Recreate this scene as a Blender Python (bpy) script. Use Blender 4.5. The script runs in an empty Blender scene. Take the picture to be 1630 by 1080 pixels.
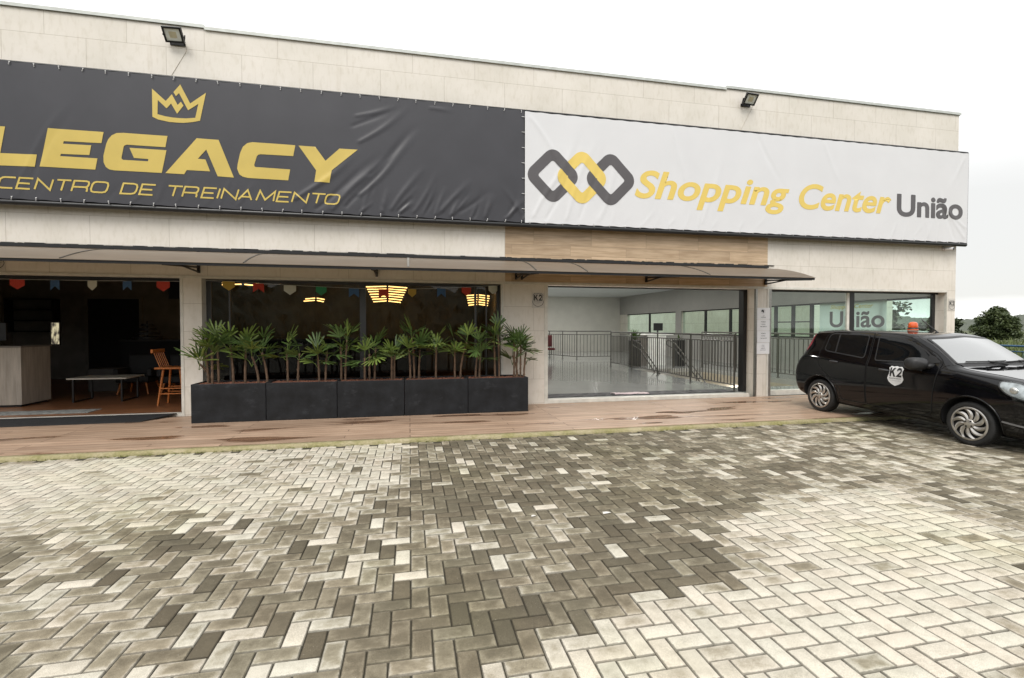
import bpy, bmesh, math, random
import numpy as np
from mathutils import Vector, Matrix
from mathutils.bvhtree import BVHTree

random.seed(7)
SC = bpy.context.scene
COL = SC.collection
PI = math.pi

# ------------------------------------------------------------------ camera, sky, sun, exposure
YAW, PITCH = 0.20871, -0.02375
cam_data = bpy.data.cameras.new('camera')
cam_data.sensor_width = 36.0
cam_data.lens = 36.0 * 770 / 1630
cam_data.clip_start = 0.05
cam_data.clip_end = 3000
cam = bpy.data.objects.new('camera', cam_data)
COL.objects.link(cam)
cam.location = (0, 0, 1.57)
cam.rotation_euler = (PI / 2 + PITCH, 0, -YAW)
SC.camera = cam

SUN_EL, SUN_AZ = math.radians(52), math.radians(205)      # azimuth measured clockwise from +Y
world = bpy.data.worlds.new('World')
SC.world = world
world.use_nodes = True
wn, wl = world.node_tree.nodes, world.node_tree.links
bg = wn['Background']
sky = wn.new('ShaderNodeTexSky')
sky.sky_type = 'NISHITA'
sky.sun_disc = False
sky.sun_elevation = SUN_EL
sky.sun_rotation = SUN_AZ
tc = wn.new('ShaderNodeTexCoord')
mp = wn.new('ShaderNodeMapping')
mp.inputs['Scale'].default_value = (1.2, 1.2, 4.0)
nz = wn.new('ShaderNodeTexNoise')
nz.inputs['Scale'].default_value = 1.6
nz.inputs['Detail'].default_value = 5
# brighter overhead and along the horizon, a touch greyer in the low cloud bank between
sz = wn.new('ShaderNodeSeparateXYZ')
wl.new(tc.outputs['Generated'], sz.inputs[0])
ad = wn.new('ShaderNodeMath')
ad.operation = 'MULTIPLY_ADD'
wl.new(nz.outputs['Fac'], ad.inputs[0])
ad.inputs[1].default_value = 0.10
wl.new(sz.outputs[2], ad.inputs[2])
rp = wn.new('ShaderNodeValToRGB')
e = rp.color_ramp.elements
e[0].position, e[0].color = 0.055, (1.0, 1.0, 0.99, 1)
e[1].position, e[1].color = 0.48, (1.04, 1.04, 1.03, 1)
for pos_, v_ in ((0.09, 0.585), (0.24, 0.60)):
    q = e.new(pos_)
    q.color = (v_, v_ * 0.995, v_ * 0.965, 1)
sc_ = wn.new('ShaderNodeVectorMath')
sc_.operation = 'SCALE'
sc_.inputs['Scale'].default_value = 10.0
mx = wn.new('ShaderNodeMix')
mx.data_type = 'RGBA'
mx.inputs['Factor'].default_value = 0.93
wl.new(tc.outputs['Generated'], mp.inputs['Vector'])
wl.new(mp.outputs['Vector'], nz.inputs['Vector'])
wl.new(ad.outputs[0], rp.inputs['Fac'])
wl.new(rp.outputs['Color'], sc_.inputs[0])
wl.new(sky.outputs['Color'], mx.inputs[6])
wl.new(sc_.outputs['Vector'], mx.inputs[7])
wl.new(mx.outputs[2], bg.inputs['Color'])
bg.inputs['Strength'].default_value = 0.10

sun_d = bpy.data.lights.new('sun', 'SUN')
sun_d.energy = 1.3
sun_d.angle = math.radians(28)
sun_d.color = (1.0, 0.96, 0.90)
sun = bpy.data.objects.new('sun', sun_d)
COL.objects.link(sun)
sd = Vector((math.sin(SUN_AZ) * math.cos(SUN_EL), math.cos(SUN_AZ) * math.cos(SUN_EL), math.sin(SUN_EL)))
sun.rotation_euler = sd.to_track_quat('Z', 'Y').to_euler()
sun.location = sd * 60

SC.view_settings.view_transform = 'Standard'
SC.view_settings.look = 'None'
SC.view_settings.exposure = 0.64
SC.view_settings.gamma = 1.0
SC.view_settings.use_curve_mapping = False
SC.render.engine = 'CYCLES'
SC.cycles.max_bounces = 8
SC.cycles.transparent_max_bounces = 12
SC.cycles.caustics_reflective = False
SC.cycles.caustics_refractive = False
SC.cycles.use_denoising = True

# ------------------------------------------------------------------ materials
MATS = {}


def nodes_of(name):
    m = bpy.data.materials.new(name)
    m.use_nodes = True
    nt = m.node_tree
    return m, nt.nodes, nt.links, nt.nodes['Principled BSDF']


def noise(n, l, scale, detail=4, vec=None, stretch=None, rough=0.55, kind='Object'):
    t = n.new('ShaderNodeTexNoise')
    t.inputs['Scale'].default_value = scale
    t.inputs['Detail'].default_value = detail
    t.inputs['Roughness'].default_value = rough
    src = vec
    if src is None:
        src = n.new('ShaderNodeTexCoord').outputs[kind]
    if stretch:
        mpn = n.new('ShaderNodeMapping')
        mpn.inputs['Scale'].default_value = stretch
        l.new(src, mpn.inputs['Vector'])
        src = mpn.outputs['Vector']
    l.new(src, t.inputs['Vector'])
    return t.outputs['Fac']


def ramp(n, l, fac, p0, c0, p1, c1):
    r = n.new('ShaderNodeValToRGB')
    e = r.color_ramp.elements
    e[0].position, e[1].position = p0, p1
    e[0].color = tuple(c0) + (1,) if len(c0) == 3 else c0
    e[1].color = tuple(c1) + (1,) if len(c1) == 3 else c1
    l.new(fac, r.inputs['Fac'])
    return r.outputs['Color']


def mixc(n, l, fac, a, b, mode='MIX'):
    m = n.new('ShaderNodeMix')
    m.data_type = 'RGBA'
    m.blend_type = mode
    for s, v in ((0, fac), (6, a), (7, b)):
        if hasattr(v, 'links'):
            l.new(v, m.inputs[s])
        elif s == 0:
            m.inputs[s].default_value = v
        else:
            m.inputs[s].default_value = tuple(v) + (1,) if len(v) == 3 else v
    return m.outputs[2]


def math_(n, l, op, a, b=None, clamp=False):
    m = n.new('ShaderNodeMath')
    m.operation = op
    m.use_clamp = clamp
    for i, v in enumerate((a, b)):
        if v is None:
            continue
        if hasattr(v, 'links'):
            l.new(v, m.inputs[i])
        else:
            m.inputs[i].default_value = v
    return m.outputs[0]


def bump(n, l, p, h, strength, dist=0.01):
    b = n.new('ShaderNodeBump')
    b.inputs['Strength'].default_value = strength
    b.inputs['Distance'].default_value = dist
    l.new(h, b.inputs['Height'])
    l.new(b.outputs['Normal'], p.inputs['Normal'])


def mat(name, col, rough=0.6, metal=0.0, var=0.12, scale=7.0, bmp=0.0, coat=0.0, spec=0.5, emit=None, stretch=None, bscale=None):
    if name in MATS:
        return MATS[name]
    m, n, l, p = nodes_of(name)
    f = noise(n, l, scale, 5, stretch=stretch)
    a = [max(0, c * (1 - var)) for c in col]
    b = [min(1, c * (1 + var)) for c in col]
    l.new(ramp(n, l, f, 0.3, a, 0.7, b), p.inputs['Base Color'])
    p.inputs['Roughness'].default_value = rough
    p.inputs['Metallic'].default_value = metal
    p.inputs['Specular IOR Level'].default_value = spec
    p.inputs['Coat Weight'].default_value = coat
    p.inputs['Coat Roughness'].default_value = 0.03
    if bmp:
        bump(n, l, p, noise(n, l, bscale or scale * 6, 4), bmp)
    if emit:
        p.inputs['Emission Color'].default_value = tuple(emit[:3]) + (1,)
        p.inputs['Emission Strength'].default_value = emit[3]
    MATS[name] = m
    return m


def glass_mat(name, tint, refl=1.0, rough=0.0):
    m = bpy.data.materials.new(name)
    m.use_nodes = True
    n, l = m.node_tree.nodes, m.node_tree.links
    n.remove(n['Principled BSDF'])
    tr = n.new('ShaderNodeBsdfTransparent')
    f = noise(n, l, 3.0, 2)
    l.new(ramp(n, l, f, 0.3, [c * 0.97 for c in tint], 0.7, tint), tr.inputs['Color'])
    gl = n.new('ShaderNodeBsdfGlossy')
    gl.inputs['Roughness'].default_value = rough
    lw = n.new('ShaderNodeLayerWeight')
    pw = math_(n, l, 'POWER', lw.outputs['Facing'], 4.5)
    fac = math_(n, l, 'ADD', math_(n, l, 'MULTIPLY', pw, 0.9 * refl), 0.035 * refl, True)
    mxs = n.new('ShaderNodeMixShader')
    l.new(fac, mxs.inputs[0])
    l.new(tr.outputs[0], mxs.inputs[1])
    l.new(gl.outputs[0], mxs.inputs[2])
    l.new(mxs.outputs[0], n['Material Output'].inputs['Surface'])
    MATS[name] = m
    return m


def tile_mat(name, c1, c2, mortar, bw, rh, ms, off=0.5, rough=0.45, axis='xz', stain=0.10, z0=0.0):
    m, n, l, p = nodes_of(name)
    tcn = n.new('ShaderNodeTexCoord')
    sep = n.new('ShaderNodeSeparateXYZ')
    l.new(tcn.outputs['Object'], sep.inputs[0])
    cmb = n.new('ShaderNodeCombineXYZ')
    l.new(sep.outputs['XYZ'.index(axis[0].upper())], cmb.inputs[0])
    l.new(math_(n, l, 'ADD', sep.outputs['XYZ'.index(axis[1].upper())], z0), cmb.inputs[1])
    br = n.new('ShaderNodeTexBrick')
    br.offset = off
    br.inputs['Color1'].default_value = tuple(c1) + (1,)
    br.inputs['Color2'].default_value = tuple(c2) + (1,)
    br.inputs['Mortar'].default_value = tuple(mortar) + (1,)
    br.inputs['Scale'].default_value = 1.0
    br.inputs['Brick Width'].default_value = bw
    br.inputs['Row Height'].default_value = rh
    br.inputs['Mortar Size'].default_value = ms
    br.inputs['Mortar Smooth'].default_value = 0.3
    br.inputs['Bias'].default_value = 0.0
    l.new(cmb.outputs[0], br.inputs['Vector'])
    f = noise(n, l, 1.3, 6, vec=tcn.outputs['Object'])
    f2 = noise(n, l, 9.0, 5, vec=tcn.outputs['Object'], stretch=(1.6, 1.6, 0.6))
    s1 = ramp(n, l, f, 0.35, (1 - stain, 1 - stain, 1 - stain * 1.2), 0.65, (1, 1, 1))
    f3 = noise(n, l, 1.0, 6, vec=tcn.outputs['Object'], stretch=(7.0, 7.0, 0.45), rough=0.7)
    s3 = ramp(n, l, f3, 0.26, (0.86, 0.835, 0.79), 0.42, (1, 1, 1))
    s2 = ramp(n, l, f2, 0.28, (1 - stain, 1 - stain * 1.1, 1 - stain * 1.4), 0.5, (1, 1, 1))
    c = mixc(n, l, 1.0, br.outputs['Color'], s1, 'MULTIPLY')
    c = mixc(n, l, 1.0, c, s2, 'MULTIPLY')
    c = mixc(n, l, 0.7, c, s3, 'MULTIPLY')
    l.new(c, p.inputs['Base Color'])
    p.inputs['Roughness'].default_value = rough
    p.inputs['Specular IOR Level'].default_value = 0.4
    bump(n, l, p, math_(n, l, 'SUBTRACT', 1.0, br.outputs['Fac']), 0.35, 0.004)
    MATS[name] = m
    return m


M_WALL = tile_mat('porcelain_cladding', (0.775, 0.725, 0.655), (0.80, 0.752, 0.685), (0.56, 0.51, 0.44), 1.16, 0.478, 0.0045, z0=-0.07)
M_WING = tile_mat('porcelain_cladding_side', (0.76, 0.74, 0.67), (0.79, 0.76, 0.69), (0.38, 0.35, 0.30), 1.2, 0.6, 0.006, axis='yz')


def wood_mat(name, base, dark, light, bw, rh, axis, wet=False, rough=0.5, gap=(0.05, 0.03, 0.02), ms=0.004, grain=1.0):
    m, n, l, p = nodes_of(name)
    tcn = n.new('ShaderNodeTexCoord')
    sep = n.new('ShaderNodeSeparateXYZ')
    l.new(tcn.outputs['Object'], sep.inputs[0])
    cmb = n.new('ShaderNodeCombineXYZ')
    ia, ib = 'xyz'.index(axis[0]), 'xyz'.index(axis[1])
    l.new(sep.outputs[ia], cmb.inputs[0])
    l.new(sep.outputs[ib], cmb.inputs[1])
    br = n.new('ShaderNodeTexBrick')
    br.offset = 0.37
    br.offset_frequency = 3
    br.inputs['Color1'].default_value = (0, 0, 0, 1)
    br.inputs['Color2'].default_value = (1, 1, 1, 1)
    br.inputs['Mortar'].default_value = (0.5, 0.5, 0.5, 1)
    br.inputs['Scale'].default_value = 1
    br.inputs['Brick Width'].default_value = bw
    br.inputs['Row Height'].default_value = rh
    br.inputs['Mortar Size'].default_value = ms
    br.inputs['Bias'].default_value = 0
    l.new(cmb.outputs[0], br.inputs['Vector'])
    st = [14.0, 14.0, 14.0]
    st[ia] = 1.1
    # shift the grain per plank so that it breaks at joints
    sh = n.new('ShaderNodeVectorMath')
    sh.operation = 'MULTIPLY_ADD'
    l.new(br.outputs['Color'], sh.inputs[0])
    sh.inputs[1].default_value = (3.1, 2.3, 4.7)
    l.new(tcn.outputs['Object'], sh.inputs[2])
    g = noise(n, l, 1.6, 7, vec=sh.outputs[0], stretch=st, rough=0.62)
    g2 = noise(n, l, 0.9, 3, vec=tcn.outputs['Object'])
    c = ramp(n, l, g, 0.32, dark, 0.68, light)
    c = mixc(n, l, 0.35 * grain, base, c) if grain < 1 else c
    tone = ramp(n, l, br.outputs['Color'], 0.0, (0.80, 0.80, 0.80), 1.0, (1.08, 1.08, 1.08))
    c = mixc(n, l, 1.0, c, tone, 'MULTIPLY')
    c = mixc(n, l, 1.0, c, ramp(n, l, g2, 0.3, (0.86, 0.84, 0.82), 0.7, (1.06, 1.06, 1.06)), 'MULTIPLY')
    c = mixc(n, l, br.outputs['Fac'], c, gap)
    rgh = rough
    if wet:
        w = noise(n, l, 1.0, 4, vec=tcn.outputs['Object'], stretch=(0.6, 2.6, 1), rough=0.4)
        wf = n.new('ShaderNodeMapRange')
        wf.inputs['From Min'].default_value = 0.585
        wf.inputs['From Max'].default_value = 0.64
        l.new(w, wf.inputs['Value'])
        c = mixc(n, l, wf.outputs[0], c, mixc(n, l, 1.0, c, (0.50, 0.40, 0.33), 'MULTIPLY'))
        rr = n.new('ShaderNodeMapRange')
        rr.inputs['To Min'].default_value = rough
        rr.inputs['To Max'].default_value = 0.12
        l.new(wf.outputs[0], rr.inputs['Value'])
        l.new(rr.outputs[0], p.inputs['Roughness'])
    else:
        p.inputs['Roughness'].default_value = rough
    l.new(c, p.inputs['Base Color'])
    bump(n, l, p, math_(n, l, 'SUBTRACT', math_(n, l, 'MULTIPLY', g, 0.25), br.outputs['Fac']), 0.5, 0.004)
    MATS[name] = m
    return m


M_DECK = wood_mat('deck_planks', (0.33, 0.2, 0.13), (0.32, 0.212, 0.145), (0.50, 0.362, 0.262), 2.4, 0.145, 'xy', wet=True, rough=0.5)
M_CLAD = wood_mat('timber_look_tile', (0.55, 0.4, 0.26), (0.44, 0.31, 0.19), (0.66, 0.50, 0.34), 1.2, 0.2, 'xz', rough=0.5, gap=(0.30, 0.22, 0.14), ms=0.003)
M_CFLOOR = wood_mat('cafe_laminate', (0.2, 0.1, 0.05), (0.21, 0.085, 0.038), (0.34, 0.155, 0.072), 1.3, 0.16, 'xy', rough=0.3, ms=0.002)
M_LAMI = wood_mat('grey_oak_laminate', (0.4, 0.36, 0.3), (0.36, 0.32, 0.27), (0.55, 0.50, 0.43), 9.0, 9.0, 'zx', rough=0.45, ms=0.0)
M_TRIM = mat('white_trim', (0.66, 0.64, 0.58), 0.4)
M_STEEL = mat('brushed_steel', (0.32, 0.31, 0.29), 0.35, 0.9, stretch=(1, 1, 8))
M_DARKM = mat('black_metal', (0.012, 0.012, 0.013), 0.38, 0.0)
M_GREYM = mat('grey_painted_steel', (0.075, 0.072, 0.062), 0.4)
M_CAP = mat('zinc_coping', (0.52, 0.54, 0.51), 0.45, 0.2)
M_BLACKV = mat('black_frame_paint', (0.018, 0.018, 0.019), 0.35, var=0.2)
M_VDARK = mat('charcoal_vinyl', (0.043, 0.0425, 0.050), 0.36, var=0.10, scale=1.5)
M_VWHITE = mat('white_vinyl', (0.71, 0.71, 0.725), 0.42, var=0.025, scale=1.2)
M_GOLD = mat('gold_print', (0.60, 0.45, 0.105), 0.36, var=0.06, scale=2)
M_YELLOW = mat('yellow_print', (0.78, 0.58, 0.14), 0.42, var=0.04, scale=2)
M_PGREY = mat('grey_print', (0.095, 0.088, 0.092), 0.4, var=0.06, scale=2)
M_TIE = mat('white_tie', (0.75, 0.75, 0.75), 0.5)
M_PLAST = mat('white_plastic', (0.84, 0.84, 0.85), 0.45, var=0.04)
M_INK = mat('black_ink', (0.015, 0.015, 0.016), 0.5)
M_INKG = mat('grey_ink', (0.30, 0.30, 0.32), 0.5)
M_GLASS = glass_mat('clear_glass', (0.93, 0.97, 0.95))
M_GLASSG = glass_mat('green_tinted_glass', (0.90, 0.985, 0.945))
M_GLASSD = glass_mat('smoked_glass', (0.66, 0.68, 0.68))
M_PLANTER = mat('fibre_cement_black', (0.0095, 0.0105, 0.0125), 0.6, var=0.6, scale=4, bmp=0.15, spec=.3)
def scuff(m, colr, thr, amt):
    n, l = m.node_tree.nodes, m.node_tree.links
    p = n['Principled BSDF']
    src = p.inputs['Base Color'].links[0].from_socket
    inf = n.new('ShaderNodeObjectInfo')
    tcn = n.new('ShaderNodeTexCoord')
    av = n.new('ShaderNodeVectorMath'); av.operation = 'ADD'
    cm = n.new('ShaderNodeVectorMath'); cm.operation = 'SCALE'
    cm.inputs['Scale'].default_value = 1.7
    l.new(inf.outputs['Location'], cm.inputs[0])
    l.new(tcn.outputs['Object'], av.inputs[0]); l.new(cm.outputs[0], av.inputs[1])
    f = noise(n, l, 3.2, 7, vec=av.outputs[0], rough=0.7, stretch=(1, 1, 1.6))
    mr = n.new('ShaderNodeMapRange')
    mr.inputs['From Min'].default_value = thr; mr.inputs['From Max'].default_value = thr + 0.16
    l.new(f, mr.inputs['Value'])
    l.new(mixc(n, l, math_(n, l, 'MULTIPLY', mr.outputs[0], amt), src, colr), p.inputs['Base Color'])


scuff(M_PLANTER, (0.075, 0.08, 0.09), 0.57, 0.34)
M_BARK = mat('bark_chips', (0.16, 0.062, 0.035), 0.8, var=0.55, scale=45)
M_CANE = mat('palm_cane', (0.115, 0.07, 0.042), 0.85, var=0.5, scale=40, bmp=0.6, stretch=(1, 1, 0.35))
M_LEAF = mat('palm_leaf', (0.080, 0.135, 0.035), 0.42, var=0.45, scale=6)
M_LEAF2 = mat('palm_leaf_young', (0.16, 0.225, 0.050), 0.42, var=0.35, scale=6)
M_CEIL = mat('white_ceiling', (0.70, 0.72, 0.72), 0.8, var=0.03)
M_IWALL = mat('painted_wall', (0.66, 0.65, 0.60), 0.75, var=0.05, scale=2)
M_PORC = mat('polished_floor', (0.36, 0.37, 0.36), 0.12, var=0.06, scale=1.5)
M_CWALL = mat('cafe_dark_wall', (0.22, 0.205, 0.185), 0.8, var=0.2, scale=3)
M_CDARK = mat('cafe_black', (0.010, 0.010, 0.011), 0.7, var=0.3)
M_SLAB = mat('concrete', (0.32, 0.31, 0.29), 0.8, var=0.15, bmp=0.2)
M_RUBBER = mat('black_rubber', (0.016, 0.017, 0.019), 0.65, var=0.3, scale=20, bmp=0.3)
M_ORANGEW = mat('orange_wood', (0.60, 0.20, 0.05), 0.35, var=0.2, scale=9, stretch=(5, 5, 0.6))


# ------------------------------------------------------------------ mesh helpers
class MB:
    """collects faces, links them as one mesh object"""

    def __init__(s):
        s.v, s.f, s.mi = [], [], []

    def add(s, vs, fs, mi=0):
        b = len(s.v)
        s.v += [tuple(q) for q in vs]
        s.f += [tuple(b + i for i in q) for q in fs]
        s.mi += [mi] * len(fs)

    def box(s, x0, x1, y0, y1, z0, z1, mi=0):
        s.add([(x0, y0, z0), (x1, y0, z0), (x1, y1, z0), (x0, y1, z0), (x0, y0, z1), (x1, y0, z1), (x1, y1, z1), (x0, y1, z1)],
              [(0, 3, 2, 1), (4, 5, 6, 7), (0, 1, 5, 4), (1, 2, 6, 5), (2, 3, 7, 6), (3, 0, 4, 7)], mi)

    def bar(s, p, q, w, h=None, mi=0):
        """rectangular bar from p to q"""
        h = h or w
        p, q = Vector(p), Vector(q)
        d = (q - p).normalized()
        up = Vector((0, 0, 1)) if abs(d.z) < 0.95 else Vector((0, 1, 0))
        a = d.cross(up).normalized() * (w / 2)
        b = a.cross(d).normalized() * (h / 2)
        vs = [p - a - b, p + a - b, p + a + b, p - a + b, q - a - b, q + a - b, q + a + b, q - a + b]
        s.add(vs, [(3, 2, 1, 0), (4, 5, 6, 7), (0, 1, 5, 4), (1, 2, 6, 5), (2, 3, 7, 6), (3, 0, 4, 7)], mi)

    def tube(s, pts, r, n=10, mi=0, cap=True):
        pts = [Vector(p) for p in pts]
        rs = r if isinstance(r, (list, tuple)) else [r] * len(pts)
        rings = []
        ref = None
        for i, p in enumerate(pts):
            d = (pts[min(i + 1, len(pts) - 1)] - pts[max(i - 1, 0)]).normalized()
            if ref is None:
                ref = Vector((0, 0, 1)) if abs(d.z) < 0.9 else Vector((1, 0, 0))
            a = d.cross(ref).normalized()
            b = a.cross(d).normalized()
            ref = b
            rings.append([p + (a * math.cos(2 * PI * k / n) + b * math.sin(2 * PI * k / n)) * rs[i] for k in range(n)])
        vs = [q for ring in rings for q in ring]
        fs = []
        for i in range(len(pts) - 1):
            for k in range(n):
                fs.append((i * n + k, i * n + (k + 1) % n, (i + 1) * n + (k + 1) % n, (i + 1) * n + k))
        if cap:
            fs.append(tuple(range(n))[::-1])
            fs.append(tuple((len(pts) - 1) * n + k for k in range(n)))
        s.add(vs, fs, mi)

    def lathe(s, prof, c=(0, 0, 0), axis='z', n=32, mi=0, sx=1.0):
        """prof: list of (radius, height)"""
        vs, fs = [], []
        for (r, h) in prof:
            for k in range(n):
                a = 2 * PI * k / n
                u, w = r * math.cos(a), r * math.sin(a)
                if axis == 'z':
                    vs.append((c[0] + u * sx, c[1] + w, c[2] + h))
                elif axis == 'x':
                    vs.append((c[0] + h, c[1] + u, c[2] + w))
                else:
                    vs.append((c[0] + u, c[1] + h, c[2] + w))
        for i in range(len(prof) - 1):
            for k in range(n):
                fs.append((i * n + k, i * n + (k + 1) % n, (i + 1) * n + (k + 1) % n, (i + 1) * n + k))
        s.add(vs, fs, mi)

    def prism(s, poly, y0, y1, axis='y', mi=0):
        """polygon in the two other axes, pulled from y0 to y1 along axis"""
        def P(a, b, t):
            return (a, t, b) if axis == 'y' else ((t, a, b) if axis == 'x' else (a, b, t))
        n = len(poly)
        s.add([P(a, b, y0) for a, b in poly] + [P(a, b, y1) for a, b in poly],
              [tuple(range(n)), tuple(range(2 * n - 1, n - 1, -1))] + [(i, i + n, (i + 1) % n + n, (i + 1) % n) for i in range(n)], mi)

    def blob(s, c, r, seed=0, sub=2, jit=0.2, sc=(1, 1, 1), mi=0):
        bm = bmesh.new()
        bmesh.ops.create_icosphere(bm, subdivisions=sub, radius=1)
        rr = random.Random(seed)
        ph = [rr.uniform(0, 6) for _ in range(6)]
        for v in bm.verts:
            k = 1 + jit * (math.sin(3 * v.co.x + ph[0]) * math.sin(3 * v.co.y + ph[1]) + 0.5 * math.sin(6 * v.co.z + ph[2]) * math.sin(5 * v.co.x + ph[3]))
            v.co = Vector((c[0] + v.co.x * k * r * sc[0], c[1] + v.co.y * k * r * sc[1], c[2] + v.co.z * k * r * sc[2]))
        bm.verts.ensure_lookup_table()
        s.add([v.co for v in bm.verts], [[v.index for v in f.verts] for f in bm.faces], mi)
        bm.free()

    def build(s, name, mats, parent=None, smooth=False, bevel=0, auto=None):
        me = bpy.data.meshes.new(name)
        off = OFF.get(parent, Vector((0, 0, 0)))
        me.from_pydata([(x - off.x, y - off.y, z - off.z) for x, y, z in s.v], [], s.f)
        mats = mats if isinstance(mats, (list, tuple)) else [mats]
        for m in mats:
            me.materials.append(m)
        if len(mats) > 1:
            me.polygons.foreach_set('material_index', s.mi)
        bm = bmesh.new()
        bm.from_mesh(me)
        bmesh.ops.recalc_face_normals(bm, faces=bm.faces)
        bm.to_mesh(me)
        bm.free()
        if smooth:
            me.polygons.foreach_set('use_smooth', [True] * len(me.polygons))
            if auto is not None:
                me.set_sharp_from_angle(angle=math.radians(auto))
        me.update()
        o = bpy.data.objects.new(name, me)
        COL.objects.link(o)
        if parent is not None:
            o.parent = parent
            OFF[o] = off
        if bevel:
            b = o.modifiers.new('bevel', 'BEVEL')
            b.width = bevel
            b.segments = 2
            b.limit_method = 'ANGLE'
        return o


OFF = {}


def tag(o, label=None, cat=None, group=None, kind=None):
    if label: o['label'] = label
    if cat: o['category'] = cat
    if group: o['group'] = group
    if kind: o['kind'] = kind
    return o


def thing(name, label, cat, loc, group=None):
    o = bpy.data.objects.new(name, None)
    COL.objects.link(o)
    o.location = loc
    o.empty_display_size = 0.2
    OFF[o] = Vector(loc)
    return tag(o, label, cat, group)


def copy_tree(o, loc=None, rz=None, parent=None):
    c = o.copy()
    COL.objects.link(c)
    if parent is not None:
        c.parent = parent
    if loc is not None:
        c.location = loc
    if rz is not None:
        c.rotation_euler.z = rz
    for ch in list(o.children):
        copy_tree(ch, parent=c)
    return c


def origin(o, p):
    """moves a single-mesh thing's origin to p without moving its shape"""
    p = Vector(p)
    o.data.transform(Matrix.Translation(-p))
    o.location = p
    return o


def text_shape(s, x0, x1, zb, zt, bold=0.0, shear=0.0, ref=None):
    """flat lettering from the built-in font: (verts 2D, faces) fitted to x0..x1; zb baseline, zt cap height"""
    def mk(t):
        cu = bpy.data.curves.new('t', 'FONT')
        cu.body = t
        cu.size = 1
        cu.offset = bold
        cu.shear = shear
        cu.resolution_u = 6
        ob = bpy.data.objects.new('t', cu)
        COL.objects.link(ob)
        dg = bpy.context.evaluated_depsgraph_get()
        me = bpy.data.meshes.new_from_object(ob.evaluated_get(dg))
        vs = [(v.co.x, v.co.y) for v in me.vertices]
        fs = [tuple(p.vertices) for p in me.polygons]
        bpy.data.objects.remove(ob)
        bpy.data.curves.remove(cu)
        bpy.data.meshes.remove(me)
        return vs, fs
    vs, fs = mk(s)
    rv, _ = mk('H')
    cap0, cap1 = min(v[1] for v in rv), max(v[1] for v in rv)
    a, b = min(v[0] for v in vs), max(v[0] for v in vs)
    if zt is None:
        zt = zb + (x1 - x0) / (b - a) * (cap1 - cap0)
    kx, kz = (x1 - x0) / (b - a), (zt - zb) / (cap1 - cap0)
    return [(x0 + (x - a) * kx, zb + (y - cap0) * kz) for x, y in vs], fs


def flat_mesh(polys, step=None, hfun=None, y0=0.0, d=0.0, heavy=0.0):
    """heavy: strokes thickened sideways by that much, as three layers half a millimetre apart"""
    if heavy:
        out = MB()
        for k, (dx, dz) in enumerate(((-heavy, 0), (heavy, 0), (0, heavy * .7), (0, -heavy * .7))):
            q = flat_mesh([([(x + dx, z + dz) for x, z in vs], fs) for vs, fs in polys], step, hfun, y0, d + .0003 * k)
            out.add(q.v, q.f)
        return out
    return _flat_mesh(polys, step, hfun, y0, d)


def _flat_mesh(polys, step=None, hfun=None, y0=0.0, d=0.0):
    """polys: list of (verts2D, faces). A thin printed layer in the XZ plane, cut fine so that it can follow hfun(x, z)."""
    bm = bmesh.new()
    for vs, fs in polys:
        bv = [bm.verts.new((x, 0, z)) for x, z in vs]
        for f in fs:
            try:
                bm.faces.new([bv[i] for i in f])
            except ValueError:
                pass
    bm.normal_update()
    bmesh.ops.triangulate(bm, faces=[f for f in bm.faces if len(f.verts) > 4])
    bmesh.ops.delete(bm, geom=[v for v in bm.verts if not v.link_faces], context='VERTS')
    if step:
        xs = [v.co.x for v in bm.verts]
        zs = [v.co.z for v in bm.verts]
        k = math.ceil(min(xs) / step)
        while k * step < max(xs):
            bmesh.ops.bisect_plane(bm, geom=bm.verts[:] + bm.edges[:] + bm.faces[:], plane_co=(k * step, 0, 0), plane_no=(1, 0, 0))
            k += 1
        k = math.ceil(min(zs) / step)
        while k * step < max(zs):
            bmesh.ops.bisect_plane(bm, geom=bm.verts[:] + bm.edges[:] + bm.faces[:], plane_co=(0, 0, k * step), plane_no=(0, 0, 1))
            k += 1
    bm.verts.index_update()
    vs = np.array([v.co[:] for v in bm.verts])
    fs = [tuple(v.index for v in f.verts) for f in bm.faces]
    bm.free()
    mb = MB()
    h = hfun(vs[:, 0], vs[:, 2]) if hfun else np.zeros(len(vs))
    vs[:, 1] = y0 - h - d
    mb.add(vs.tolist(), fs)
    return mb


def ribbon(pts, w, closed=False):
    """outline strokes -> (verts, faces) of quads with mitred joints"""
    n = len(pts)
    P = [Vector((a, b)) for a, b in pts]
    vs, fs = [], []
    for i in range(n):
        pa = P[i - 1] if (i > 0 or closed) else None
        pb = P[(i + 1) % n] if (i < n - 1 or closed) else None
        d1 = (P[i] - pa).normalized() if pa is not None else None
        d2 = (pb - P[i]).normalized() if pb is not None else None
        d1 = d1 or d2
        d2 = d2 or d1
        t = (d1 + d2)
        t = t.normalized() if t.length > 1e-6 else d1
        nn = Vector((-t.y, t.x))
        k = w / 2 / max(0.35, nn.dot(Vector((-d1.y, d1.x))))
        vs += [tuple(P[i] + nn * k), tuple(P[i] - nn * k)]
    for i in range(n if closed else n - 1):
        j = (i + 1) % n
        fs.append((2 * i, 2 * i + 1, 2 * j + 1, 2 * j))
    return vs, fs


def arc(cx, cz, rx, rz, a0, a1, n=8):
    return [(cx + rx * math.cos(math.radians(a0 + (a1 - a0) * i / n)), cz + rz * math.sin(math.radians(a0 + (a1 - a0) * i / n))) for i in range(n + 1)]


D = 9.27          # facade plane
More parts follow.
